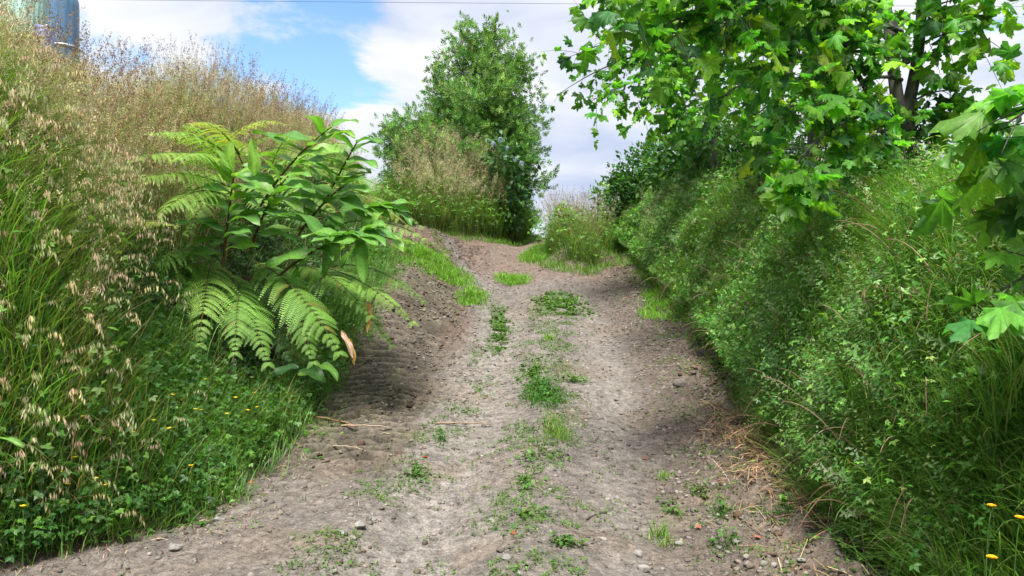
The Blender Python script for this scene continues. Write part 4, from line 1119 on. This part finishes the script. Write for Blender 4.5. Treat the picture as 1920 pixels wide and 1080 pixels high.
for (a, d_, l_, w_, cl) in (((690, 565, 7.3), (.15, -.1, -1), .24, .05, DB), ((694, 570, 7.3), (-.1, .0, -1), .3, .04, (.38, .24, .08)), ((640, 620, 7.2), (.5, -.2, -.7), .3, .06, (.4, .27, .2)), ((655, 635, 7.2), (.3, -.1, -1), .26, .05, (.42, .26, .06))):
    gleaf(e, at(*a), d_, l_, w_, (.6, -1, .1), cl, .5, 'leaf', .08)

# single pointed leaf poking in at the left edge
b = Buf()
o_ = gleaf(None, at(-60, 815, 3.6), (1, -.05, .0), .28, .05, (0, -.3, 1), (.12, .26, .05), .25, 'iris_leaf')
tag(o_, 'broad light green blade poking in at the left picture edge', 'leaf')

# ------------------------------------------------------------------ woody plants
def crown(P0, N_, T, size, cols, wts, mat, name, parent, outward=.6, up=.35, rnd=.5, droop=.0, amt=.2):
    n = len(P0)
    d = nrm(N_ * outward + np.array([0, 0, up]) + randn_(n) * rnd)
    nz = nrm(np.array([0, 0, 1.0]) + randn_(n) * .6 + N_ * .4)
    sz = RNG.uniform(size[0], size[1], n)
    b = Buf(); b.add(*inst(T, frames(d, nz, sz), P0, pal(cols, wts, n, amt, .08)))
    return b
def blobpts(blobs, dens, shell=.55, gap=.5, gf=1.6, seed=0, cl=None):
    """points and outward directions on many small leafy sprays spread over the given volumes"""
    PP = []; NN = []
    for (c, r) in blobs:
        c = np.array(c); r = np.array(r) * np.ones(3)
        area = 4 * pi * ((r[0] * r[1] + r[1] * r[2] + r[0] * r[2]) / 3)
        cs = cl or max(.05, min(.30, .34 * float(r.mean())))
        nc = max(6, int(area / (cs * cs) * 1.0)); n = int(area * dens)
        u = nrm(randn_(nc)); rr = RNG.uniform(shell, 1.12, (nc, 1)) * (1 + .3 * (vn3(u * 1.3 + c, 2, seed)[:, None] - .5))
        cc = c + u * r * rr; k = RNG.integers(0, nc, n)
        ok = RNG.uniform(size=nc) > gap * .35; m = ok[k]; k = k[m]
        # a spray: elongated along its outward axis, dense at the tip
        ax = nrm(u + np.array([0, 0, .25]) + randn_(nc) * .35)
        q = RNG.uniform(-1, 1, (len(k), 1)); sp = randn_(len(k)) * (.42 * (1 - .55 * np.clip(q, 0, 1)))
        p = cc[k] + cs * (ax[k] * q * 1.15 + sp)
        PP.append(p); NN.append(nrm(ax[k] * .6 + sp + u[k] * .3))
    return np.concatenate(PP), np.concatenate(NN)
def limbs(base, blobs, r0, col, extra=3):
    b = Buf()
    for (c, r) in blobs:
        c = np.array(c); mid = (base + c) / 2 + np.array([0, 0, .15 * np.linalg.norm(c - base)])
        b.add(*tube(bez(base, mid, c, 12), np.linspace(r0, r0 * .3, 12), 7, col))
        for _ in range(extra):
            u = nrm(RNG.normal(size=3) + [0, 0, .4]); e_ = c + u * np.array(r) * .8
            st = (mid + c) / 2
            b.add(*tube(bez(st, (st + e_) / 2 + RNG.normal(size=3) * .08, e_, 7), np.linspace(r0 * .35, r0 * .08, 7), 5, col))
    return b
# middle tree
tb = np.array([-1.0, 23.6, float(H(-1.0, 23.6)) - .1])
tr = empty('evergreen_tree', tb, 'bushy dark green tree with narrow leaves standing on the mound in the middle', 'tree')
D = 22.5
def bl(px, v, r, d=D, rz_=None):
    rr = r / FPX * d; return (at(px, v, d), np.array([rr, rr * 1.0, rr if rz_ is None else rz_ / FPX * d]))
TB = [bl(895, 210, 95, 22.5), bl(950, 180, 75, 22.8, 90), bl(862, 185, 58, 22.8), bl(905, 95, 62, 23.3, 55), bl(960, 110, 50, 23.2, 45), bl(850, 95, 40, 23.3, 30), bl(885, 60, 26, 23.3, 32),
      bl(800, 255, 68, 22.2), bl(770, 225, 45, 22.4, 30), bl(760, 265, 40, 22.2, 28), bl(728, 243, 32, 22.4, 15), bl(750, 300, 30, 22.4, 18), bl(860, 270, 75, 22), bl(950, 270, 72, 22.3), bl(975, 330, 50, 22.8, 60), bl(978, 230, 38, 22.8, 60), bl(948, 378, 32, 22.8, 50), bl(790, 300, 40, 22.6, 30), bl(825, 150, 18, 22.9, 25), bl(930, 45, 14, 23.3, 22), bl(990, 280, 28, 22.6, 35)]
P, U = blobpts([(c_ - np.array([0, 0, .28]), r_ * .86) for c_, r_ in TB], 185, .35, 1.7, 1.5, 3, .44)
b = crown(P, U, SPRIG, (.13, .24), [(.08, .20, .045), (.13, .27, .06), (.20, .34, .09), (.055, .14, .035)], [3, 4, 3, 1], M_leaf, 'foliage', tr)
b.build('crown', M_leaf, tr)
V, F, C = tube(bez(tb, tb + [.1, 0, 1.2], at(900, 250, 23), 12), np.linspace(.2, .1, 12), 10); bb = Buf(); bb.add(V, F, C); bb.build('trunk', M_barkd, tr, True)
limbs(at(900, 280, 23), TB, .06, (.05, .04, .03)).build('limb', M_barkd, tr)
# hydrangea shrub hanging on the right of the mound
def mop(b, p, r, col):
    n = 70; u = nrm(randn_(n)); pp = p + u * r * RNG.uniform(.8, 1, (n, 1))
    b.add(*inst(LQ, frames(nrm(np.cross(u, randn_(n))), u, np.full(n, r * .55)), pp, pal([col], [1], n, .12, .04)))
hy = empty('hydrangea', (0.05, 21.6, float(H(.05, 21.6))), 'dark hydrangea bush with pale blue flower heads at the right side of the mound', 'shrub')
HB = [bl(955, 300, 38, 20.8, 34), bl(968, 350, 26, 20.8, 40), bl(952, 402, 22, 21.0, 32)]
P, U = blobpts(HB, 130, .7, .42, 2, 8)
crown(P, U, LV, (.13, .22), [(.035, .10, .03), (.06, .15, .035)], [1, 1], M_leaf, 'f', hy, .7, -.1, .4).build('foliage', M_leaf, hy)
limbs(np.array([.1, 21.4, float(H(.1, 21.4))]), HB, .025, (.1, .07, .05), 2).build('stems', M_barkd, hy)
for (px, v) in ((938, 262), (950, 278), (966, 298), (925, 270), (978, 306), (948, 296)):
    fb = Buf(); mop(fb, at(px, v, 20.3), .07, (.36, .42, .55)); fb.build('flower_head', M_flower, hy)
# sapling between the clump and the hedge
sp0 = np.array([2.0, 18.6, float(H(2.0, 18.6))])
sa = empty('sapling', sp0, 'thin sapling with a few leaves rising at the right of the far grass clump', 'sapling')
bb = Buf(); stp = bez(sp0 - [0, 0, .1], at(1124, 440, 18.4), at(1120, 352, 18.2), 10)
bb.add(*tube(stp, np.linspace(.02, .008, 10), 6)); bb.build('stem', M_barkd, sa)
P, U = blobpts([(at(1119, 368, 18.2), (.17, .17, .28)), (at(1125, 352, 18.2), (.2, .15, .08))], 120, .2, .2, 2, 4)
crown(P, U, LV, (.08, .13), [(.1, .22, .04), (.15, .28, .05)], [1, 1], M_leaf, 'f', sa, .8, .1, .5).build('foliage', M_leaf, sa)
# little bright weed on top of the clump
wd = empty('leafy_weed', (1.2, 18.8, float(H(1.2, 18.8))), 'bright leafy weed topping the left side of the far grass clump', 'weed')
P, U = blobpts([(at(1058, 402, 18.0), (.28, .2, .2))], 220, .2, .2, 2, 5)
crown(P, U, LV, (.08, .13), [(.16, .3, .05), (.2, .33, .06)], [1, 1], M_leaf, 'f', wd, .8, .3, .5).build('foliage', M_leaf, wd)
bb = Buf(); bb.add(*tube(bez((1.2, 18.8, float(H(1.2, 18.8))), at(1058, 440, 18.2), at(1058, 402, 18), 8), .012, 6)); bb.build('stem', M_barkd, wd)

# right hedge: dark clipped end, broad leaved shrubs towards the plane trees
def shrub(name, label, cat, blobs, dens, T, size, cols, wts, up=.1, shell=.75, gap=.35, seed=1, group=None, base=None, rnd=.45):
    c0 = np.mean([b_[0] for b_ in blobs], 0) if base is None else np.array(base)
    gz = float(H(c0[0], c0[1])); e = empty(name, (c0[0], c0[1], gz), label, cat, group)
    P, U = blobpts(blobs, dens, shell, gap, 2.2, seed)
    crown(P, U, T, size, cols, wts, M_leaf, 'f', e, .7, up, rnd).build('foliage', M_leaf, e)
    limbs(np.array([c0[0], c0[1], gz - .05]), blobs, .03, (.06, .045, .03), 2).build('branches', M_barkd, e)
    return e
shrub('hedge_shrub', 'dark dense laurel bush ending the right hedge at the far gap', 'shrub',
      [bl(1185, 385, 44, 19.5, 52), bl(1200, 330, 42, 19.3, 42), bl(1165, 360, 24, 19.6, 40), bl(1190, 430, 40, 19.5, 30), bl(1240, 300, 40, 18.6, 40), bl(1230, 360, 40, 18.8, 45)],
      260, LV, (.09, .15), [(.035, .11, .025), (.05, .15, .03), (.08, .2, .04)], [3, 3, 1], .2, .8, .3, 2, base=(3.3, 19.4))
shrub('hedge_shrub', 'broad leaved hydrangea shrub between the dark laurel and the plane trees', 'shrub',
      [bl(1290, 280, 46, 15.5, 48), bl(1340, 270, 50, 14.5, 42), bl(1400, 300, 44, 13, 40), bl(1260, 320, 40, 16.5, 36), bl(1320, 320, 44, 14.5, 30)],
      190, LV, (.13, .2), [(.04, .13, .03), (.06, .17, .035), (.1, .24, .05)], [3, 3, 2], .1, .8, .3, 6, base=(3.7, 15.2))
o = bpy.context.scene.objects
hs_e = [q for q in o if q.name.startswith('hedge_shrub')][-1]
fb = Buf(); mop(fb, at(1336, 258, 13.7), .10, (.38, .52, .75)); fb.build('flower_head', M_flower, hs_e)
for k, (blobs_, lab, base_) in enumerate([
    ([bl(1460, 290, 52, 10.6, 50), bl(1530, 310, 50, 9.8, 48), bl(1430, 320, 46, 10.8, 44)], 'ivy covered shrub around the foot of the farther plane trees', (3.9, 10.8)),
    ([bl(1420, 235, 46, 12.5, 34), bl(1380, 250, 44, 13, 36), bl(1500, 255, 46, 11.6, 32)], 'tall loose shrub filling the gap behind the grey plane trunk', (4.6, 12.4)),
    ([bl(1580, 270, 56, 9.6, 34), bl(1640, 285, 40, 9.2, 34)], 'rounded shrub behind the slim leaning plane trunk', (4.5, 9.6)),
    ([bl(1630, 335, 60, 7.8, 42), bl(1570, 315, 54, 8.4, 50)], 'small leaved shrub left of the nearest plane trunk', (3.9, 8.4)),
    ([bl(1800, 345, 64, 6.4, 46), bl(1735, 365, 44, 6.6, 28), bl(1880, 325, 66, 6.2, 70)], 'twiggy bramble bush right of the nearest plane trunk', (4.1, 6.5))]):
    shrub('bank_shrub', lab, 'shrub', blobs_, 420, LV, (.05, .085), [(.035, .1, .022), (.055, .145, .03), (.09, .2, .04)], [3, 4, 2], .1, .7, .42, 12 + k, base=base_)

# ------------------------------------------------------------------ plane trees
def plane_tree(label, base, trunks, twigs, nleaf, size, cols=None, wts=None, group='plane trees on the right bank', tilt=.5, seed=0, dens_=None):
    """trunks: list of (points, r0, r1); twigs: list of (start, end, n side twigs, side length)"""
    e = empty('plane_tree', base, label, 'tree', group)
    bt = Buf()
    for (pts, r0, r1) in trunks:
        pts = np.array(pts); c = bez(pts[0], pts[1], pts[2], 16) if len(pts) == 3 else pts
        bt.add(*tube(c, np.linspace(r0, r1, len(c)), 10))
    bt.build('trunk', M_bark, e, True)
    bb = Buf(); LP = []; LD = []
    for (A, B_, ns, sl_) in twigs:
        ns = int(ns * (dens_ or 1.15))
        A = np.array(A); B_ = np.array(B_); L_ = np.linalg.norm(B_ - A)
        mid = (A + B_) / 2 + np.array([0, 0, .18 * L_]) + RNG.normal(size=3) * .06 * L_
        c = bez(A, mid, B_, 14); t = nrm(np.gradient(c, axis=0))
        bb.add(*tube(c, np.linspace(.008 + .009 * L_, .004, 14), 6))
        for k in range(ns):
            s = RNG.uniform(.25, 1); i = int(s * 13)
            d = nrm(t[i] * .7 + RNG.normal(size=3) * .75 + np.array([0, 0, -.05])); ll = sl_ * RNG.uniform(.5, 1.1)
            q = bez(c[i], c[i] + d * ll * .5, c[i] + d * ll + np.array([0, 0, -.22 * ll]), 7)
            bb.add(*tube(q, np.linspace(.004, .002, 7), 4))
            m = max(3, int(nleaf * ll / sl_))
            f = RNG.uniform(.15, 1, m); f[0] = 1
            ii = (f * 6).astype(int)
            LP.append(q[ii] + RNG.normal(size=(m, 3)) * .015); LD.append(nrm(nrm(np.gradient(q, axis=0))[ii] * .5 + RNG.normal(size=(m, 3)) * .8))
    bb.build('branches', M_bark, e)
    P = np.concatenate(LP); Dv = np.concatenate(LD); n = len(P)
    Dv[:, 2] -= .35; Dv = nrm(Dv)
    nz = nrm(np.array([0, -.15, 1.0]) + randn_(n) * tilt)
    sz = RNG.uniform(size[0], size[1], n) * np.clip(1 + .22 * RNG.normal(size=n), .45, 1.3)
    cols = cols or [(.07, .21, .03), (.11, .28, .035), (.17, .35, .04), (.25, .40, .05), (.05, .15, .05)]
    cl = pal(cols, wts or [4, 4, 2.5, 1, 2], n, .2, .08)
    w = RNG.integers(0, 5, n); lf = Buf(); M = frames(Dv, nz, sz)
    for k in range(5): lf.add(*inst(PLS[k], M[w == k], P[w == k], cl[w == k]))
    lf.build('crown', M_plane, e)
    return e
def tw(lst): return [(at(*a), at(*b_), n, s) for a, b_, n, s in lst]
# nearest tree in view: dark forked trunk
cb = np.array([3.65, 7.0, float(H(3.65, 7.0)) - .1])
plane_tree('plane tree with two dark trunks forking above a dark stump', cb,
  [([cb, at(1690, 290, 7), at(1690, 220, 7)], .13, .12), ([at(1690, 240, 7), at(1672, 120, 7), at(1655, -60, 7.1)], .066, .04), ([at(1692, 235, 7), at(1735, 100, 7), at(1728, -80, 6.8)], .06, .04),
   ([at(1700, 120, 7), at(1690, 60, 7), at(1620, -80, 7.2)], .035, .02), ([at(1680, 230, 7), at(1600, 170, 6.6), at(1560, 0, 6.2)], .03, .015)],
  tw([((1690, 200, 7), (1480, 330, 5.6), 15, .45), ((1690, 60, 7), (1420, 60, 5.8), 18, .55), ((1650, 0, 7), (1300, 20, 5.2), 22, .55), ((1600, -60, 7), (1130, 30, 4.9), 22, .5),
      ((1500, -80, 6), (1110, 0, 4.9), 14, .35), ((1690, 150, 7), (1560, 210, 6), 14, .5), ((1700, 100, 7), (1830, 60, 6.6), 13, .5), ((1700, 200, 7), (1800, 170, 6.8), 5, .35),
      ((1700, 240, 7), (1620, 270, 6.2), 12, .45), ((1720, 20, 7), (1790, 0, 6.4), 12, .5), ((1690, 220, 7), (1760, 235, 7.2), 5, .3), ((1480, 310, 5.6), (1490, 375, 5.4), 6, .2), ((1690, 120, 7), (1500, 150, 6), 16, .5), ((1650, -20, 7), (1400, 130, 5.6), 16, .5),
      ((1650, 30, 7), (1600, 90, 6.3), 12, .5), ((1500, -40, 6), (1220, 60, 5.2), 12, .45),  ((1500, 0, 6), (1350, 60, 5.3), 12, .5)]),
  7, (.13, .215))
pe = [q for q in bpy.context.scene.objects if q.name.startswith('plane_tree')][-1]
P, U = blobpts([(cb + [0, 0, .35], (.3, .3, .4)), (at(1690, 330, 6.95), (.24, .24, .3)), (at(1688, 275, 6.95), (.24, .24, .25)), (at(1700, 235, 6.95), (.2, .2, .15))], 420, .5, .2, 2, 31, .09)
crown(P, U, LV, (.05, .08), [(.025, .07, .02), (.04, .11, .028)], [1, 1], M_leaf, 'f', pe, .6, -.1, .6).build('ivy', M_leaf, pe)
# farther trees with grey trunks
def simple_plane(label, px, y_, top, tws, seed, forks=()):
    x_ = (px - 960) / FPX * y_
    cb = np.array([x_, y_, float(H(x_, y_)) - .1])
    plane_tree(label, cb, [([cb, at(px, 240, y_), at(*top)], .095, .06)] + [(np.array([at(*a), at(*b_), at(*c_)]), r0, r1) for a, b_, c_, r0, r1 in forks], tw(tws), 7, (.13, .21))
simple_plane('plane tree with a thick pale grey trunk, second from the camera', 1462, 10.5, (1452, -120, 10.5),
  [((1460, 160, 10.5), (1330, 200, 9), 16, .6), ((1455, 60, 10.5), (1300, 100, 8.6), 20, .7), ((1455, -20, 10.5), (1230, 40, 8.4), 22, .7), ((1455, -80, 10.5), (1380, -10, 9.6), 14, .7),
   ((1460, 150, 10.5), (1560, 180, 9.8), 12, .6), ((1460, 20, 10.5), (1570, 60, 9.8), 14, .6), ((1460, 200, 10.5), (1400, 240, 9.6), 12, .5), ((1455, 100, 10.5), (1200, 120, 8.8), 18, .6)], 1,
  [((1470, 170, 10.5), (1500, 90, 10.4), (1475, -60, 10.3), .05, .03), ((1462, 60, 10.5), (1430, 0, 10.4), (1400, -90, 10.2), .05, .02)])
simple_plane('slim leaning plane tree between the grey trunk and the forked one', 1520, 9.2, (1570, -110, 9.0),
  [((1530, 100, 9.2), (1450, 40, 8), 14, .6), ((1540, 0, 9.2), (1600, 60, 8.6), 16, .6), ((1530, 160, 9.2), (1600, 200, 8.6), 12, .5), ((1530, 140, 9.2), (1470, 230, 8.4), 12, .5), ((1550, -40, 9.2), (1480, -20, 8.5), 14, .6), ((1545, 0, 9.2), (1660, 20, 8.8), 12, .5)], 2)
simple_plane('farthest plane tree, thin branch tips reaching over the track toward the middle tree', 1345, 13.5, (1330, -60, 13.4),
  [((1340, 150, 13.5), (1100, 195, 12.4), 14, .55), ((1340, 90, 13.5), (1050, 175, 12.6), 13, .5), ((1335, 60, 13.5), (1060, 110, 12.2), 16, .6), ((1335, 0, 13.5), (1080, 60, 12), 18, .6), ((1340, 120, 13.5), (1240, 160, 12.6), 18, .6),
   ((1340, 180, 13.5), (1260, 230, 12.8), 14, .5), ((1340, 60, 13.5), (1200, 60, 12.4), 18, .6), ((1340, 100, 13.5), (1420, 160, 12.8), 12, .6), ((1340, 140, 13.5), (1180, 200, 12.4), 12, .5), ((1340, 180, 13.5), (1320, 230, 12.6), 12, .5)], 3)
# the tree just outside the frame on the right, its big leaves hang in
cb = np.array([3.3, 2.5, float(H(3.3, 2.5)) - .1])
FRG = tw([((2260, 40, 2.8), (1925, 110, 2.7), 6, .12), ((2260, 100, 2.7), (1890, 230, 2.6), 11, .17), ((2280, 160, 2.7), (1870, 320, 2.7), 9, .16), ((2260, 340, 2.8), (1820, 360, 2.9), 7, .12), ((2260, 470, 2.8), (1870, 550, 2.8), 9, .14), ((2200, 200, 2.7), (1930, 180, 2.5), 6, .14), ((2260, 480, 2.8), (1900, 500, 3.0), 5, .14)])
plane_tree('plane tree at the right picture edge with big lobed leaves hanging in', cb,
  [([cb, np.array([3.3, 2.5, 3]), np.array([3.2, 2.6, 5.5])], .16, .1)], [(np.array([3.28, 2.52, 2.2]), q[0], 0, .1) if False else q for q in FRG] + [],
  3, (.13, .21), [(.07, .21, .06), (.10, .26, .055), (.15, .33, .06)], [3, 3, 2], tilt=.45, dens_=.8)

# ------------------------------------------------------------------ tanks on the left
def tankmat(name, c, metal=.0, rough=.4):
    m, t, p = mat_base(name)
    nz = t.nodes.new('ShaderNodeTexNoise'); nz.inputs['Scale'].default_value = 3; nz.inputs['Detail'].default_value = 6
    tcn = t.nodes.new('ShaderNodeTexCoord'); mpn = t.nodes.new('ShaderNodeMapping'); mpn.inputs['Scale'].default_value = (4, 4, .3)
    t.links.new(tcn.outputs['Object'], mpn.inputs[0]); t.links.new(mpn.outputs[0], nz.inputs['Vector'])
    cr = t.nodes.new('ShaderNodeValToRGB'); cr.color_ramp.elements[0].color = (*[a * .7 for a in c], 1); cr.color_ramp.elements[1].color = (*[min(a * 1.15, 1) for a in c], 1)
    cr.color_ramp.elements[0].position = .35; cr.color_ramp.elements[1].position = .65
    t.links.new(nz.outputs[0], cr.inputs[0]); t.links.new(cr.outputs[0], p.inputs['Base Color'])
    p.inputs['Roughness'].default_value = rough; p.inputs['Metallic'].default_value = metal
    return m
M_mint = tankmat('mint_paint', (.34, .54, .46)); M_blue = tankmat('blue_paint', (.07, .16, .28), 0, .3); M_steel = tankmat('galvanised', (.5, .5, .52), .6, .45); M_barrel = tankmat('barrel_blue', (.10, .13, .32))
def lathe(prof, seg=48, flute=0, nf=24):
    a = np.linspace(0, 2 * pi, seg, endpoint=False); V = []
    for (r, z) in prof:
        rr = r + (flute * np.cos(a * nf) if r > .1 else 0)
        V.append(np.stack([rr * np.cos(a), rr * np.sin(a), np.full(seg, z)], -1))
    V = np.concatenate(V); m = len(prof)
    i = np.arange(m - 1)[:, None] * seg; j = np.arange(seg)[None]; jn = (j + 1) % seg
    return V, [np.stack([i + j, i + jn, i + seg + jn, i + seg + j], -1).reshape(-1, 4)]
def tank(px, d, r, zt_, mat, name, label, cat, flute=0, lid=None, dome=.25):
    x_ = (px - 960) / FPX * d; gz = float(H(x_, d)); h = zt_ - gz
    e = empty(name, (x_, d, gz), label, cat)
    V, F = lathe([(r, -.1), (r, h - dome), (r * .97, h - dome * .55), (r * .82, h - dome * .2), (r * .5, h - .03), (.02, h)], 96, flute, 28)
    mk('shell', V + np.array([x_, d, gz]), F, mat, e, None, True)
    for zz_ in (h * .35, h * .68):
        V, F = lathe([(r + flute, zz_ - .04), (r + flute + .025, zz_ - .03), (r + flute + .025, zz_ + .03), (r + flute, zz_ + .04)], 64)
        mk('band', V + np.array([x_, d, gz]), F, M_steel, e, None, True)
    V, F = lathe([(.16, h - .08), (.16, h + .06), (.1, h + .1), (.01, h + .1)], 24)
    mk('lid', V + np.array([x_, d, gz]), F, M_barkd, e, None, True)
    return e
tank(44, 20, .60, 9.6, M_mint, 'tank', 'tall mint green ribbed tank behind the grass of the left bank', 'tank', .018)
tank(119, 19.5, .36, 9.2, M_blue, 'tank', 'narrow dark blue shiny tank right of the mint green one', 'tank', 0, None, .4)
x_ = (82 - 960) / FPX * 18; gz = float(H(x_, 18))
e = empty('barrel', (x_, 18, gz), 'purple-blue barrel half hidden by seed heads below the tanks', 'barrel')
hb = float(at(82, 50, 18)[2]) - gz
V, F = lathe([(.02, 0), (.2, 0), (.22, .05), (.22, hb * .33), (.235, hb * .35), (.22, hb * .37), (.22, hb * .66), (.235, hb * .68), (.22, hb * .7), (.22, hb - .05), (.19, hb), (.02, hb)], 40)
mk('shell', V + np.array([x_, 18, gz]), F, M_barrel, e, None, True)
V, F = lathe([(.04, hb), (.04, hb + .04), (.01, hb + .04)], 16); mk('bung', V + np.array([x_ + .08, 18, gz]), F, M_steel, e, None, True)

# overhead cable
p0, p1 = at(-300, -6, 42), at(2300, 14, 40)
c = bez(p0, (p0 + p1) / 2 - [0, 0, .15], p1, 30); bb = Buf(); bb.add(*tube(c, .009, 6, (.05, .05, .055)))
tag(bb.build('overhead_cable', M_dry), 'thin overhead cable crossing the sky along the top edge', 'cable')
